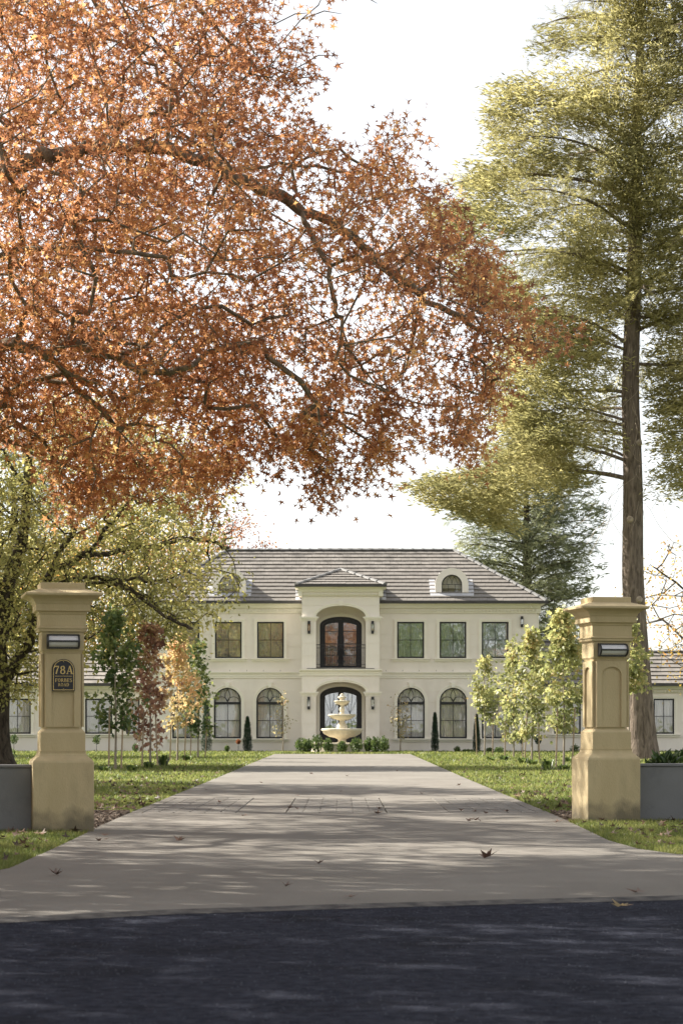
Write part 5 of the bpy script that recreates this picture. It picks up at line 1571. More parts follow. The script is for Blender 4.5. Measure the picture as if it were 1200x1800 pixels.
generic_tree('amber_tree', 'golden tree at the far left behind the wing', bx(30, 116), 116, hz(905, 116), 5.2, 1000, M['lime'], M['bark_dark'], per=14)
generic_tree('red_tree', 'russet brown tree showing just above the left end of the mansion roof', bx(395, 118), 118, hz(898, 118), 3.3, 620, M['red'], M['bark_dark'], per=12, thr=.42)
generic_tree('bare_tree', 'nearly bare tree with sparse brown leaves at the right edge', bx(1262, 88), 88, hz(900, 88), 3.6, 420, M['amber'], M['bark_dark'], per=7, size=(.10, .16), thr=.4, twig=.009, z0=2.2, spread=.25)

# -- conifers
def conifer(name, label, base, lean, H_, trunk_r, prof, zmin, leaf, bark, nbr, front_clear=None, rise=25, droop=.25, spray=(.28, .42), dens=1.0, seed=1, dead=0, bl=.32, knots=0, extra=None, fz_=.14, jit=.25, hangp=.15, cloud=None, nsz=(.12, .24)):
    rg = np.random.default_rng(seed); base = np.array(base, float)
    root = empty(name, tuple(base)); tag(root, label, 'tree')
    zt = np.linspace(-.1, H_, 40)
    tc = np.stack([np.interp(zt, [l[0] for l in lean], [l[1] for l in lean]), np.zeros(40), zt], 1)
    tc[:, :2] += 0.03 * np.sin(zt * .9)[:, None]
    rr = np.interp(zt, [0, H_ * .1, H_ * .55, H_], [trunk_r, trunk_r * .82, trunk_r * .5, .02]) * (1 + .35 * np.exp(-np.maximum(zt, 0) / .5))
    d = np.gradient(tc, axis=0)
    V, F = tubes(tc[:-1], d[:-1], rr[:-1], tc[1:], d[1:], rr[1:], 18)
    link_mesh('trunk', np_mesh('trunk', V, F, bark, True), root)
    segs = [[], [], [], [], [], []]; sp = []; sd = []; sn = []; ss = []
    def trunk_at(z): return np.array([np.interp(z, zt, tc[:, 0]), np.interp(z, zt, tc[:, 1]), z])
    jobs = []
    for k in range(nbr):
        z = zmin + (H_ - .4 - zmin) * ((k + rg.random() * .9) / nbr) ** .92
        a = rg.uniform(0, 6.283)
        L = np.interp(z, [p[0] for p in prof], [p[1] for p in prof]) * rg.uniform(.72, 1.06)
        if front_clear and z < front_clear and math.sin(a) < -.1 and abs(math.cos(a)) < .9:
            a = -a if rg.random() < .6 else a
            if rg.random() < .2: continue
        jobs.append((z, a, L, rise + rg.normal() * 11, 1.0))
    if extra: jobs += extra
    big = []
    for (z, a, L, rs, dn) in jobs:
        n = max(6, int(L / .3)); p = trunk_at(z); pts = [p]; el = R(rs)
        for i in range(n):
            f = (i + 1) / n
            e = el * (1 - 1.25 * f) - droop * f * f
            aa = a + .12 * math.sin(i * .8 + z)
            p = p + np.array([math.cos(aa) * math.cos(e), math.sin(aa) * math.cos(e), math.sin(e)]) * (L / n)
            p = p + rg.normal(size=3) * .012; pts.append(p)
        pts = np.array(pts); r0 = .012 + .0085 * L; rad = r0 * (1 - np.linspace(0, 1, n + 1)) ** .8 + .006
        big.append((pts, rad, L))
        # branchlets
        cum = np.linspace(0, L, n + 1); t = L * rg.uniform(.12, .25); side = 1
        start_leaf = .06
        while t < L * .985:
            f = t / L; q = np.array([np.interp(t, cum, pts[:, j]) for j in range(3)])
            i0 = min(n - 1, int(f * n)); dv = pts[i0 + 1] - pts[i0]; dv /= np.linalg.norm(dv)
            hz_ = np.cross(dv, [0, 0, 1.0]); hz_ /= np.linalg.norm(hz_) + 1e-9
            bl_ = (bl * L * (1 - f) ** .75 * (.35 + .9 * min(1, f * 2.2)) + .22) * rg.uniform(.7, 1.15)
            bd = dv * .75 + hz_ * side * rg.uniform(.55, 1.0) + np.array([0, 0, rg.normal() * jit - jit * .2]); bd /= np.linalg.norm(bd)
            m_ = max(2, int(bl_ / .17)); bp = [q]; c = q
            for j in range(m_):
                g_ = (j + 1) / m_
                c = c + (bd + np.array([0, 0, -.10 - .45 * g_ * droop * 2])) * (bl_ / m_); bp.append(c)
            bp = np.array(bp)
            if rg.random() < .6: segs[0].append(bp)
            if f > start_leaf or rg.random() < .35:
                for j in range(1, m_ + 1):
                    for s2 in ((-1, 1) if j < m_ else (0,)):
                        if rg.random() > .92 * dens: continue
                        fd = bd * .8 + np.cross(bd, [0, 0, 1.0]) * s2 * .7 + np.array([0, 0, rg.normal() * .18 - .12]); fd /= np.linalg.norm(fd)
                        sp.append(bp[j] + rg.normal(size=3) * np.array([.04, .04, .06])); sd.append(fd); ss.append(rg.uniform(*spray))
                        if rg.random() < hangp:
                            fd2 = np.array([rg.normal() * .5, rg.normal() * .5, -.5 + rg.normal() * .7]) + bd * .4; fd2 /= np.linalg.norm(fd2)
                            sp.append(bp[j] + rg.normal(size=3) * .05); sd.append(fd2); ss.append(rg.uniform(*spray) * .85)
            side = -side; t += fz_ * rg.uniform(.7, 1.3)
    big.sort(key=lambda b: -b[2]); 
    for pts, rad, L in big[:60]:
        dd_ = np.gradient(pts, axis=0); V, F = tubes(pts[:-1], dd_[:-1], rad[:-1], pts[1:], dd_[1:], rad[1:], 6)
        link_mesh('branch', np_mesh('branch', V, F, bark, True), root)
    P0 = []; P1 = []; R0 = []; R1 = []
    for pts, rad, L in big[60:]: P0.append(pts[:-1]); P1.append(pts[1:]); R0.append(rad[:-1]); R1.append(rad[1:])
    for bp in segs[0]:
        m_ = len(bp) - 1; rd = np.linspace(.009, .004, m_ + 1); P0.append(bp[:-1]); P1.append(bp[1:]); R0.append(rd[:-1]); R1.append(rd[1:])
    P0 = np.concatenate(P0); P1 = np.concatenate(P1); R0 = np.concatenate(R0); R1 = np.concatenate(R1)
    V, F = tubes(P0, P1 - P0, R0, P1, P1 - P0, R1, 3)
    o = link_mesh('twigs', np_mesh('twigs', V, F, bark, True), root); o['kind'] = 'stuff'
    sp = np.array(sp); sd = np.array(sd); ss = np.array(ss)
    if cloud is not None:
        C, per_ = cloud; C = C - base; k = len(C)
        out = C.copy(); out[:, 0] -= np.interp(C[:, 2], zt, tc[:, 0]); out[:, 2] = 0
        out /= np.linalg.norm(out, axis=1, keepdims=True) + 1e-6
        out[:, 2] = rg.normal(size=k) * .22 + .22
        ii = np.repeat(np.arange(k), per_)
        along = rg.uniform(-.55, .55, len(ii)); side_ = np.cross(out, [0, 0, 1.0])
        pp = C[ii] + out[ii] * along[:, None] + side_[ii] * (rg.normal(size=len(ii)) * .24)[:, None] + rg.normal(size=(len(ii), 3)) * .075
        pp[:, 2] -= np.maximum(along, 0) ** 2 * .35
        d2 = out[ii] + side_[ii] * (rg.normal(size=len(ii)) * .6)[:, None]; d2[:, 2] += rg.normal(size=len(ii)) * .2 - .12
        d2 /= np.linalg.norm(d2, axis=1, keepdims=True)
        CV, CF = scatter(NEEDLE_T, pp, rot_frames(len(pp), d2, .45), rg.uniform(nsz[0], nsz[1], len(pp)))
    fr = rot_frames(len(sp), sd, .18, up=(0, 0, 1))
    V, F = scatter(FEATHER_T, sp, fr, ss)
    if cloud is not None: V, F = merge([(V, F), (CV, CF)])
    o = link_mesh('crown', np_mesh('crown', V, F, leaf), root); o['kind'] = 'stuff'
    # hanging dead twigs
    if dead:
        P0 = []; P1 = []
        for k in range(dead):
            z = rg.uniform(zmin - 1, zmin + 9); a = rg.uniform(0, 6.28); p = trunk_at(z) + np.array([math.cos(a), math.sin(a), 0]) * rg.uniform(.2, 1.4)
            v = np.array([math.cos(a) * .3, math.sin(a) * .3, -1.0]) + rg.normal(size=3) * .25
            for j in range(7):
                q = p + v * .18; P0.append(p); P1.append(q); p = q; v = v + rg.normal(size=3) * .22
        P0 = np.array(P0); P1 = np.array(P1); V, F = tubes(P0, P1 - P0, np.full(len(P0), .008), P1, P1 - P0, np.full(len(P0), .006), 3)
        o = link_mesh('dead_twigs', np_mesh('dead_twigs', V, F, M['deadtwig']), root); o['kind'] = 'stuff'
    for k in range(knots):
        z = rg.uniform(2.0, zmin + 1.5); a = rg.uniform(-math.pi * .95, -math.pi * .05); c = trunk_at(z); r_ = np.interp(z, zt, rr)
        mb = MB(); mb.lathe([(.12, -.02), (.10, .05), (.055, .075), (.05, .06)], 10)
        ob = mb.build('branch_stub', M['deadtwig'], root, loc=tuple(c + np.array([math.cos(a), math.sin(a), 0]) * (r_ - .02)))
        ob.rotation_euler = Vector((math.cos(a), math.sin(a), .35)).to_track_quat('Z', 'Y').to_euler()
    return root
CY = 72.0; cs = CY / FPX
def cz(py): return CAM_H + (HOR - py) * cs
ced_poly = [(985, 0), (1000, -180), (1060, -330), (1125, -430), (1200, -320), (1280, -150), (1330, 0), (1400, 250), (1430, 420), (1340, 520), (1270, 640), (1300, 790), (1240, 880), (1165, 850), (1150, 700), (1140, 560), (1085, 545), (1070, 640), (1010, 690), (1000, 760), (1040, 830), (1050, 895), (985, 905), (940, 930), (880, 935), (800, 905), (715, 868), (712, 850), (770, 832),
            (850, 815), (880, 765), (870, 700), (850, 600), (800, 500), (778, 420), (765, 350), (757, 298), (800, 284), (865, 276), (868, 240), (858, 190), (870, 150), (930, 125), (950, 85)]
ced = crown_from_outline(ced_poly, CY, 3600, 3.6, 160, np.array([1.5, 1.5, .75]), .47, off=(2, 7, 4), inset=5)
k_ = 820; zz = rng.uniform(cz(520), cz(-300), k_); ced = np.concatenate([ced, np.stack([rng.normal(size=k_) * .8 + (1116 - 600) * cs, CY - rng.uniform(.5, 2.6, k_), zz], 1)])
k_ = 200; zz = rng.uniform(cz(880), cz(560), k_); ced = np.concatenate([ced, np.stack([(rng.uniform(1150, 1330, k_) - 600) * cs, CY + rng.uniform(-2.5, 2.5, k_), zz], 1)])
k_ = 260; zz = rng.uniform(cz(800), cz(530), k_); ced = np.concatenate([ced, np.stack([(rng.uniform(900, 1085, k_) - 600) * cs, CY + rng.uniform(-2.5, 2.5, k_), zz], 1)])
cbx = (1128 - 600) * cs
conifer('cedar_tree', 'towering yellow green cedar with thick bare lower trunk at the right', (cbx, CY, 0),
        [(0, 0), (cz(1000), (1112 - 1128) * cs), (cz(700), (1108 - 1128) * cs), (cz(500), (1112 - 1128) * cs), (cz(0), (1125 - 1128) * cs), (29, 0)], 29, .46,
        [(cz(890), 2.5), (cz(840), 5.4), (cz(760), 4.6), (cz(600), 5.0), (cz(480), 5.2), (cz(330), 6.4), (cz(280), 6.0), (cz(180), 4.8), (cz(60), 3.6), (cz(0), 2.7), (29, .4)], cz(850), M['cedar'], M['bark_cedar'], 52,
        front_clear=cz(500), dead=90, knots=6, seed=5, dens=1.0, spray=(.20, .36), fz_=.14, bl=.38, jit=.55, hangp=.3, cloud=(ced, 34), nsz=(.13, .28),
        extra=[(cz(842), math.pi * .98, 7.0, 12, 1.0), (cz(815), math.pi * 1.1, 5.0, 24, 1.0), (cz(690), math.pi * .93, 4.6, 6, 1.0), (cz(612), math.pi * 1.13, 4.6, 34, 1.0), (cz(560), -.3, 4.0, 6, 1.0), (cz(640), -.2, 4.0, -4, 1.0),
               (cz(500), math.pi * 1.03, 5.2, 38, 1.0), (cz(505), -.15, 4.4, 30, 1.0), (cz(345), math.pi * 1.0, 6.4, 20, 1.0), (cz(205), math.pi, 4.6, 26, 1.0), (cz(150), math.pi * 1.4, 3.6, 30, 1.0)])
DY = 116.0; ds = DY / FPX
def dz_(py): return CAM_H + (HOR - py) * ds
dk_poly = [(925, 705), (880, 760), (835, 850), (785, 905), (792, 935), (815, 975), (850, 1010), (900, 1060), (930, 1130), (1000, 1130), (1010, 1070), (1045, 1040), (1072, 985), (1045, 940), (1062, 880), (1020, 830), (990, 770), (955, 730)]
dkc = crown_from_outline(dk_poly, DY, 1000, 3.8, 110, 1.0, .52, off=(9, 1, 2), inset=4)
conifer('cedar_tree', 'dark green spreading conifer behind the right end of the mansion', ((925 - 600) * ds, DY, 0), [(0, 0), (30, 0)], dz_(730), .42,
        [(dz_(1200), 4.8), (dz_(1060), 4.4), (dz_(900), 4.0), (dz_(800), 2.2), (dz_(730), .3)], dz_(1180), M['cedar_dark'], M['bark_dark'], 120, seed=9, rise=30, droop=.02, spray=(.35, .6), bl=.36, fz_=.24, jit=.4, cloud=(dkc, 15), nsz=(.2, .42))
conifer('pine_tree', 'dark conifer top at the far left behind the yellow green tree', ((5 - 600) * ds, DY + 4, 0), [(0, 0), (30, 0)], 17.5, .35,
        [(3, 4.5), (12, 3.4), (17.5, .3)], 3.0, M['pine'], M['bark_dark'], 80, seed=12, rise=20, droop=.1, spray=(.4, .65), bl=.34, fz_=.22)

# -- trees beyond the frame: some shade road, driveway and lawns, others mirrored in the windows
generic_tree('street_tree', 'street oak standing beside the road left of the crossover', -10.8, 15.5, 12.0, 6.8, 1900, M['oak'], M['bark_oak'], per=12, size=(.22, .34), z0=3.6, spread=.40, trunk_r=(.35, .08), outer=False, thr=.54)
for lab_, x, y, h, r, n_ in (('street tree on the right verge beside the road out of frame', 9.8, 8.0, 12.0, 5.6, 700), ('street tree across the road behind the viewer to the left', -5.5, -10.0, 12.5, 5.2, 600), ('street tree across the road behind the viewer to the right', 5.5, -11.0, 12.5, 5.2, 600),
                          ('tall garden tree left of the near lawn throwing shade across the driveway', -15.0, 43.0, 14.0, 4.0, 700), ('tall garden tree left of the middle lawn throwing shade on the grass', -18.5, 62.0, 14.5, 4.2, 700), ('tall garden tree by the left wing throwing shade on the far lawn', -21.0, 82.0, 14.0, 4.2, 700)):
    generic_tree('garden_tree' if y > 40 else 'street_tree', lab_, x, y, h, r, n_, M['lime'] if y > 40 else M['young_green'], M['bark_dark'], per=10, size=(.26, .4), spread=.5, outer=False, thr=.46)
for k, (x, y, h, r, lf) in enumerate(((-7, -26, 12, 5.0, 'young_green'), (4.5, -34, 15, 6.0, 'young_lime'), (15, -28, 12, 5.2, 'oak'), (-19, -30, 13, 6, 'amber'))):
    generic_tree('street_tree', ['yellow tree over the road mirrored in the upper windows', 'tall yellow green tree across the road mirrored in the glass', 'orange tree across the road to the right', 'amber tree across the road to the left'][k], x, y, h * .72, r * .8, 380, M[lf], M['bark_dark'], per=9, size=(.22, .34), spread=.5, outer=False, thr=.45)

# -- young staked trees
def young(label, px, by, top, wpx, leaf, n, low=None, cat='tree', name='young_tree', stakes=2, group='young staked trees on the lawns', seed=0, size=(.11, .19), stems=1, density=14, kinky=.06):
    global rng
    Y = min(FPX * 1.0 / (by - HOR), 94); s = Y / FPX; x = (px - 600) * s; h = CAM_H + (HOR - top) * s; lowz = (CAM_H + (HOR - (low or by - 90)) * s); r = wpx / 2 * s
    rng = np.random.default_rng(100 + seed)
    zc = (h + lowz) / 2
    C = []
    while len(C) < n:
        z = rng.uniform(lowz, h); f = (z - lowz) / (h - lowz)
        prof = 1.2 * (0.55 + 1.1 * f * 0.6) if f < .45 else 1.2 * max(.06, 0.85 * ((1 - f) / .55) ** .75)
        a = rng.uniform(0, 6.28); q = r * prof * math.sqrt(rng.random()) * rng.uniform(.6, 1.45)
        if vnoise(np.array([[math.cos(a) * 2 + seed * 3.3, math.sin(a) * 2, z * 1.8]]))[0] < .42: continue
        C.append((x + q * math.cos(a), Y + q * math.sin(a), z))
    tr = [(x, Y, -.05), (x + kinky * .3, Y, h * .3), (x - kinky * .2, Y, h * .65), (x, Y, h - .05)]
    C = np.array(C)
    t = grow(name, label, cat, (x, Y, 0), tr, [], C, M['bark_young'], leaf, T=MAPLE_T, size=size, per=density, spread=.11, twig=.003, expo=.42, trunk_r=(.032, .008), step=.18, group=group, sag=-.12, flare=1.2)
    return x, Y
def stake_pair(x, Y, h, label, dx=.28, tie=True):
    for k, sx in enumerate((-dx, dx)):
        st = empty('tree_stake', (x + sx, Y - .08, 0)); tag(st, label + (' left one' if k == 0 else ' right one'), 'stake', 'hardwood tree stakes')
        mb = MB(); mb.octlathe([(.019, .003, -.1), (.019, .003, h), (.012, .003, h + .02)]); o = mb.build('stake_post', M['stake'], st); o.rotation_euler = (random.uniform(-.02, .02), random.uniform(-.05, .05), 0)
yt = [
    ('green leaved young maple nearest the left pillar', 203, 1353, 1085, 68, 'young_green', 60, 1285),
    ('crimson leaved young maple second from the left pillar', 264, 1348, 1105, 52, 'young_red', 56, 1310),
    ('orange peach leaved young maple third from the left pillar', 312, 1338, 1125, 54, 'young_orange', 56, 1272),
    ('dark green young maple in front of the left arched windows', 348, 1332, 1138, 50, 'young_green', 52, 1292),
    ('slim green gold young maple first right of the driveway', 851, 1329, 1150, 44, 'young_lime', 42, 1268),
    ('pale lime young maple second right of the driveway', 902, 1332, 1122, 56, 'young_lime', 64, 1300),
    ('tall lime young maple third right of the driveway', 934, 1338, 1100, 62, 'young_lime', 80, 1295),
    ('orange tinged young maple beside the right pillar', 990, 1350, 1062, 70, 'young_lime', 90, 1285),
    ('yellow green maple showing right of the niche pillar', 1104, 1341, 1085, 62, 'young_lime', 60, 1215),
]
for k, (lab, px, by, top, wd, lf, n, low) in enumerate(yt):
    x, Y = young(lab, px, by, top + (8 if px > 600 else -6), wd * (1.0 if px > 600 else 1.2), M[lf], int(n * 1.6), low, seed=k)
    if k < 8: stake_pair(x, Y, 1.45 if k not in (0, 7) else 1.5, 'stake by the ' + lab + ',', dx=(.15, .2, .22, .25, .28, .3, .22, .2)[k])
young('sparse pale sapling against the wall left of the portico', 497, 1322.4, 1220, 36, M['young_pale'], 22, 1292, seed=20, size=(.08, .12), group='slender saplings by the facade', name='sapling', density=9)
young('sparse yellow sapling in front of the arched window right of the portico', 703, 1322.4, 1220, 40, M['young_pale'], 26, 1295, seed=21, size=(.08, .12), group='slender saplings by the facade', name='sapling', density=10)
rng = np.random.default_rng(77)

# -- columnar cypresses
def cypress(label, px, top, wd, by=1322):
    Y = 95.6; s = Y / FPX; x = (px - 600) * s; h = CAM_H + (HOR - top) * s; r = wd / 2 * s
    root = empty('cypress', (x, Y, 0)); tag(root, label, 'cypress', 'columnar cypresses along the facade')
    n = 2600; z = rng.random(n) ** .9 * h; f = z / h
    prof = np.where(f < .12, .75 + f * 2, (1 - f) ** .55 * 1.05); rr = r * prof * np.sqrt(rng.random(n)) * (1 + .25 * (vnoise(np.stack([z * 4, z * 0 + px, z * 0], 1)) - .5)); a = rng.uniform(0, 6.28, n)
    P = np.stack([rr * np.cos(a), rr * np.sin(a), z], 1)
    d = np.stack([np.cos(a) * .35, np.sin(a) * .35, np.ones(n)], 1)
    V, F = scatter(FEATHER_T, P, rot_frames(n, d, .3), rng.uniform(.07, .13, n))
    o = link_mesh('crown', np_mesh('crown', V, F, M['cypress']), root); o['kind'] = 'stuff'
    mb = MB(); mb.tube([(0, 0, -.05), (0, 0, h * .7)], [.03, .01], 6); mb.build('trunk', M['bark_dark'], root)
cypress('narrow dark cypress at the far left arched window behind the green maple', 363, 1232, 21)
cypress('narrow dark cypress between the two left arched windows', 435, 1262, 17)
cypress('narrow dark cypress between the two right arched windows', 764, 1255, 14)
cypress('narrow dark cypress right of the second right arched window', 837, 1258, 14)

# -- shrubs
def shrub(label, px, Y, w, h, leaf='shrub', n=320, size=(.05, .09), group='clipped shrubs round the fountain', name='shrub', z0=0, stem=False, cat='shrub', T=DIA_T, zbase=0.0):
    s = Y / FPX; x = (px - 600) * s; W_ = w * s / 2; H_ = h * s
    root = empty(name, (x, Y, 0)); tag(root, label, cat, group)
    P = rng.normal(size=(n, 3)); P /= np.linalg.norm(P, axis=1, keepdims=True); P *= (rng.random((n, 1)) ** .4)
    P = P * np.array([W_, W_, H_ / 2]) * (1 + .35 * (vnoise(P * 2.5 + px) - .5))[:, None] + np.array([0, 0, zbase + H_ / 2])
    d = P - np.array([0, 0, zbase]); d /= np.linalg.norm(d, axis=1, keepdims=True) + 1e-9; d[:, 2] += .5
    V, F = scatter(T, P, rot_frames(n, d, .6), rng.uniform(size[0], size[1], n))
    o = link_mesh('crown', np_mesh('crown', V, F, M[leaf]), root); o['kind'] = 'stuff'
    mb = MB()
    for k in range(5 if not stem else 1):
        a = rng.uniform(0, 6.28) if not stem else 0; q = W_ * .5 if not stem else 0
        mb.tube([(0, 0, -.04), (q * .4 * math.cos(a), q * .4 * math.sin(a), (zbase + H_ * .3)), (q * math.cos(a), q * math.sin(a), zbase + H_ * .7)], [.012, .009, .004], 5)
    mb.build('stem', M['bark_dark'], root)
sh = [(529, 20, 21), (541, 16, 20), (557, 19, 26), (576, 17, 20), (601, 16, 17), (626, 19, 22), (648, 16, 22), (660, 15, 23), (673, 19, 23)]
lab = ['leftmost shrub of the row before the fountain', 'second shrub from the left in the row before the fountain', 'tall upright shrub left of the fountain bowl', 'loose shrub just left of the fountain base', 'lowest shrub directly before the fountain centre',
       'loose shrub just right of the fountain base', 'dark shrub right of the fountain bowl', 'dense dark shrub second from the right before the fountain', 'bright rounded shrub at the right end of the fountain row']
for (px, w_, h_), l in zip(sh, lab): shrub(l, px, 90.3 + rng.uniform(-.3, .3), w_ * 1.2, h_ * 1.3, n=480, size=(.06, .11))
for l, px, Y, w_, h_, lf in (('small dark topiary ball on a stem left of the green maple', 170, 92, 15, 15, 'shrub'), ('small dark topiary ball on a stem by the far left window', 25, 92, 15, 18, 'shrub'), ('dark ball topiary on a stem right of the lime maples', 915, 92, 16, 18, 'cypress'), ('small round reddish topiary beside the cypress', 419, 94, 9, 8, 'red'),
                      ('dark ball topiary on a stem behind the tallest maple right side', 945, 92, 14, 16, 'cypress')):
    shrub(l, px, Y, w_, h_, lf, n=260, stem=True, zbase=.35, group='ball topiaries along the facade', name='topiary')
for l, px, Y, w_, h_ in (('small plant at the wall left of the cypress', 399, 94, 9, 13), ('small leafy plant under the second right arched window', 803, 94, 12, 11), ('low spreading plant under the right arched window', 822, 94, 22, 6), ('rounded dark shrub at the foot of the left tree', 17, 66, 26, 27),
                         ('low shrub right of the maple row', 877, 90, 18, 12), ('leafy clump against the wing wall by the right pillar', 1010, 92, 18, 16), ('small white flowering plant by the left wing wall', 238, 92, 12, 18), ('short plant by the driveway end at the wall', 860, 94, 14, 9)):
    shrub(l, px, Y, w_, h_, n=240, group='small plants at the foot of the walls', name='plant', cat='plant')
# strappy clumps under the trees
def clump(label, px, by, w_, h_):
    Y = FPX / (by - HOR); s = Y / FPX; n = 46; a = rng.uniform(0, 6.28, n); L = rng.uniform(.6, 1.1, n) * h_ * s
    V = []; F = []
    for k in range(n):
        d = np.array([math.cos(a[k]), math.sin(a[k]), 0]); sd_ = np.array([-d[1], d[0], 0]); o_ = d * rng.uniform(0, .12); q = w_ * s * .5 * rng.uniform(.5, 1)
        i = len(V); wd = .022
        V += [o_ - sd_ * wd, o_ + sd_ * wd, o_ + d * q * .5 + np.array([0, 0, L[k] * .8]) + sd_ * wd, o_ + d * q * .5 + np.array([0, 0, L[k] * .8]) - sd_ * wd, o_ + d * q + np.array([0, 0, L[k] * .85])]
        F += [(i, i + 1, i + 2), (i, i + 2, i + 3), (i + 3, i + 2, i + 4)]
    o = link_mesh('strappy_plant', np_mesh('strappy_plant', np.array(V), np.array(F), M['shrub']), None, ((px - 600) * s, Y, 0)); tag(o, label, 'plant', 'strappy leaved clumps under the young trees')
for l, px, by, w_, h_ in (('strappy clump between pillar side and green maple stem', 232, 1357, 20, 14), ('strappy clump under the crimson maple', 288, 1347, 26, 22), ('strappy clump at the foot of the orange maple', 330, 1338, 22, 12), ('strappy clump left of the dark green maple', 262, 1351, 18, 14),
                          ('wide strappy clump beside the green maple stake', 184, 1357, 30, 12), ('pale clump left of the lime maples', 862, 1338, 16, 9), ('pale clump under the second lime maple', 885, 1337, 18, 10), ('pale clump under the tall lime maple', 918, 1343, 22, 13), ('clump at the stakes of the tall lime maple', 935, 1345, 24, 12), ('tall green clump left of the right pillar', 962, 1355, 30, 24), ('short clump touching the right pillar', 990, 1354, 22, 12), ('white edged clump behind the right maples', 1000, 1340, 16, 10)):
    clump(l, px, by, w_, h_)
# broad leaved shrubs behind the right wall
shrub('big glossy leaved shrub behind the right wall', 1170, 27.5, 70, 42, n=150, size=(.12, .18), group=None, name='shrub', zbase=.42, stem=False)
shrub('glossy shrub at the right edge behind the wall', 1215, 28.5, 60, 50, n=150, size=(.12, .18), group=None, name='shrub', zbase=.42, stem=False)

# ------------------------------------------------------------------ lawns
def blades(name, label, xlo, xhi, y0, y1, dens, hh, side, wfac=.00042):
    area = 0; Vs = []; n = int(dens)
    # rows sampled with probability ~ 1/Y so that nearer grass is denser
    u = rng.random(n); Y = y0 * (y1 / y0) ** u
    lo = xlo(Y); hi = xhi(Y); X = lo + (hi - lo) * rng.random(n)
    h = hh(Y) * rng.uniform(.5, 1.25, n); wd = np.maximum(.005, wfac * Y) * rng.uniform(.7, 1.3, n)
    a = rng.uniform(0, 6.28, n); t = rng.normal(size=(n, 2)) * .45
    b0 = np.stack([X - np.cos(a) * wd, Y - np.sin(a) * wd, np.full(n, -.03)], 1); b1 = np.stack([X + np.cos(a) * wd, Y + np.sin(a) * wd, np.full(n, -.03)], 1)
    tp = np.stack([X + t[:, 0] * h, Y + t[:, 1] * h, -.03 + h], 1)
    V = np.stack([b0, b1, tp], 1).reshape(-1, 3)
    o = link_mesh(name, np_mesh(name, V, np.arange(3 * n).reshape(-1, 3), M['grass'])); tag(o, label, kind='stuff')
eL = lambda Y: np.interp(Y, [p[1] for p in DL], [p[0] for p in DL]) - .01
eR = lambda Y: np.interp(Y, [p[1] for p in DR], [p[0] for p in DR]) + .01
hn = lambda Y: np.full_like(Y, .06)
hf = lambda Y: .045 + .0006 * Y
blades('lawn_grass', 'green verge grass in front of the left gate pillar', lambda Y: eL(Y) - 1.6, lambda Y: eL(Y), 12.5, 22.1, 60000, hn, -1, .0003)
blades('lawn_grass', 'green verge grass in front of the right gate pillar', lambda Y: eR(Y), lambda Y: eR(Y) + 2.2, 16.0, 24.6, 60000, hn, 1, .0003)
blades('lawn_grass', 'lawn left of the driveway scattered with leaves', lambda Y: -.16 * Y - 1.5, lambda Y: eL(Y), 27.1, 96.5, 90000, hf, -1)
blades('lawn_grass', 'lawn right of the driveway under young maples', lambda Y: eR(Y), lambda Y: .16 * Y + 1.5, 27.0, 96.5, 90000, hf, 1)
blades('lawn_grass', 'narrow grass strip between driveway end and fountain', lambda Y: Y * 0 - 2.8, lambda Y: Y * 0 + 2.8, 88.6, 95, 9000, hf, 1)

# ------------------------------------------------------------------ fallen leaves
OAKD = star(5, 0.17, [0.6, 0.5, 0.42, 0.42, 0.5], squash=.95, fold=.5)
def curled(seed):
    rg = np.random.default_rng(seed); V = OAKD[0].copy(); V[:, 2] = np.abs(V[:, 1]) * rg.uniform(.2, .9) + V[:, 0] ** 2 * rg.uniform(.2, 1.0) + rg.uniform(0, .12, len(V)); return np_mesh('fallen_leaf', V, OAKD[1], M['deadleaf'])
LM = [curled(k) for k in range(6)]
def fallen(px, by, size, label, group, z=.006):
    Y = FPX / (by - HOR); x = (px - 600) * Y / FPX
    o = link_mesh('fallen_leaf', random.choice(LM), None, (x, Y, z), (random.uniform(-.25, .25), random.uniform(-.25, .25), random.uniform(0, 6.28))); o.scale = (size,) * 3
    tag(o, label, 'leaf', group)
for px, by, sz, l in ((857, 1510, .17, 'largest curled brown leaf alone in the middle right of the shaded driveway'), (98, 1540, .13, 'brown leaf on the shaded concrete at the left near the verge'), (1122, 1572, .14, 'pale brown leaf on the concrete lip at the right road edge'),
                      (833, 1444, .17, 'curled leaf just before the right paver panel'), (980, 1447, .13, 'brown leaf near the foot of the right pillar'), (316, 1482, .14, 'small brown leaf left of centre on shaded concrete')):
    fallen(px, by, sz, l, 'fallen leaves on the driveway')
o = link_mesh('fallen_leaf', LM[2], None, (WX(1080, 12.9), 12.65, .0), (.1, .05, 1)); o.scale = (.16,) * 3
o.data = o.data.copy(); o.data.materials[0] = M['young_orange']; tag(o, 'bright orange leaf lying on the dark asphalt at the right', 'leaf', 'fallen leaves on the driveway')
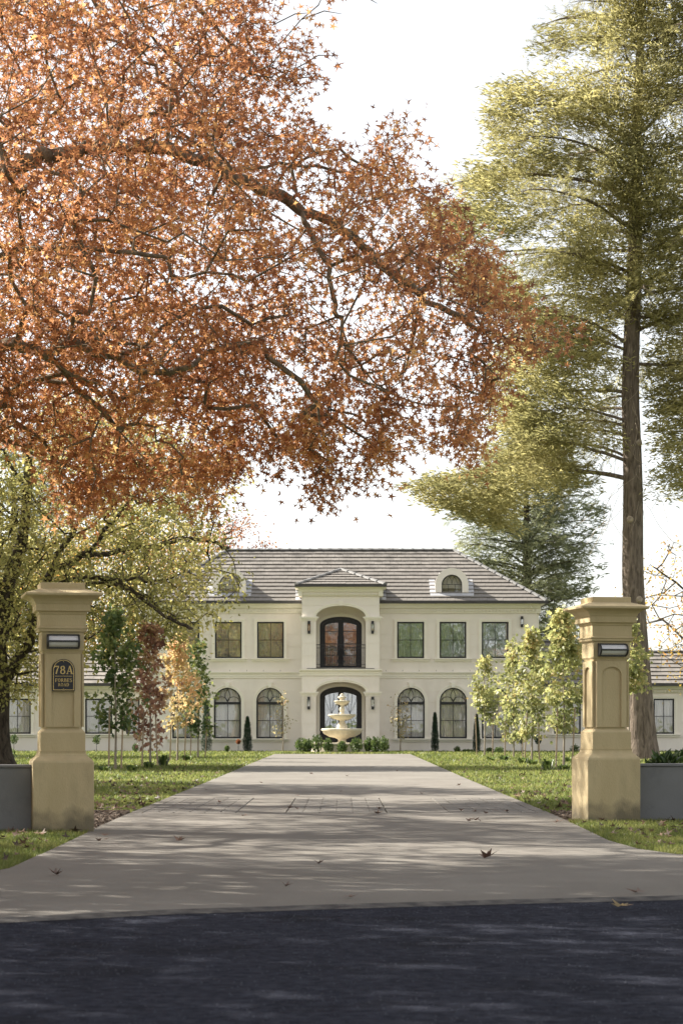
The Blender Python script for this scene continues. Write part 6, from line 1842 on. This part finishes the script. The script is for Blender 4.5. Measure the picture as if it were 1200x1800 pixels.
spots = [(668, 1423), (660, 1431), (512, 1421), (505, 1418), (518, 1424), (835, 1428), (812, 1426), (850, 1432), (870, 1427), (893, 1428), (846, 1446), (827, 1446), (184, 1478), (190, 1470), (176, 1480), (350, 1378), (362, 1390), (1060, 1445), (1170, 1486), (1150, 1488), (1140, 1484), (1118, 1487), (1030, 1440), (1085, 1443),
         (520, 1400), (455, 1377), (600, 1392), (740, 1396), (320, 1392), (700, 1356), (655, 1350), (385, 1412), (432, 1436), (955, 1420), (925, 1407), (615, 1580), (500, 1560), (560, 1520), (70, 1470), (45, 1478), (70, 1480), (30, 1490), (390, 1362), (545, 1361), (610, 1365), (805, 1381)]
for px, by in spots:
    zone = ('verge grass before the right pillar' if px > 1015 else 'verge grass before the left pillar' if px < 80 else 'shaded concrete beside the left pillar' if px < 200 and by > 1460 else 'right paver panel' if px > 790 and by > 1415 else
            'middle paver panel' if 495 < px < 690 and by > 1400 else 'shaded near concrete' if by > 1500 else 'concrete between left and middle paver panels' if by > 1400 else 'far sunlit concrete beyond the pavers')
    fallen(px + random.uniform(-4, 4), by, random.uniform(.075, .115), 'small curled brown oak leaf on the ' + zone, 'scattered small fallen leaves')
n = 1500; Y = 27.5 * (90 / 27.5) ** (rng.random(n) ** 1.6); sd_ = rng.random(n) < .55
X = np.where(sd_, eL(Y) - rng.random(n) ** 1.3 * 3.2 * Y / 30, eR(Y) + rng.random(n) * 2.6 * Y / 30)
n2 = 160; X2 = np.concatenate([rng.uniform(-3.8, -2.45, n2 // 2), rng.uniform(2.5, 4.2, n2 // 2)]); Y2 = np.concatenate([rng.uniform(17, 23, n2 // 2), rng.uniform(18.5, 24.2, n2 // 2)])
X = np.concatenate([X, X2]); Y = np.concatenate([Y, Y2]); n = len(X)
fr = rot_frames(n, None); fr = rot_frames(n, np.stack([np.cos(X * 99), np.sin(X * 99), X * 0], 1), .3, up=(0, 0, 1))
V, F = scatter(OAKD, np.stack([X, Y, np.full(n, .025)], 1), fr, rng.uniform(.07, .13, n))
tag(link_mesh('leaf_litter', np_mesh('leaf_litter', V, F, M['deadleaf'])), 'scattered fallen leaves lying on the lawns', kind='stuff')
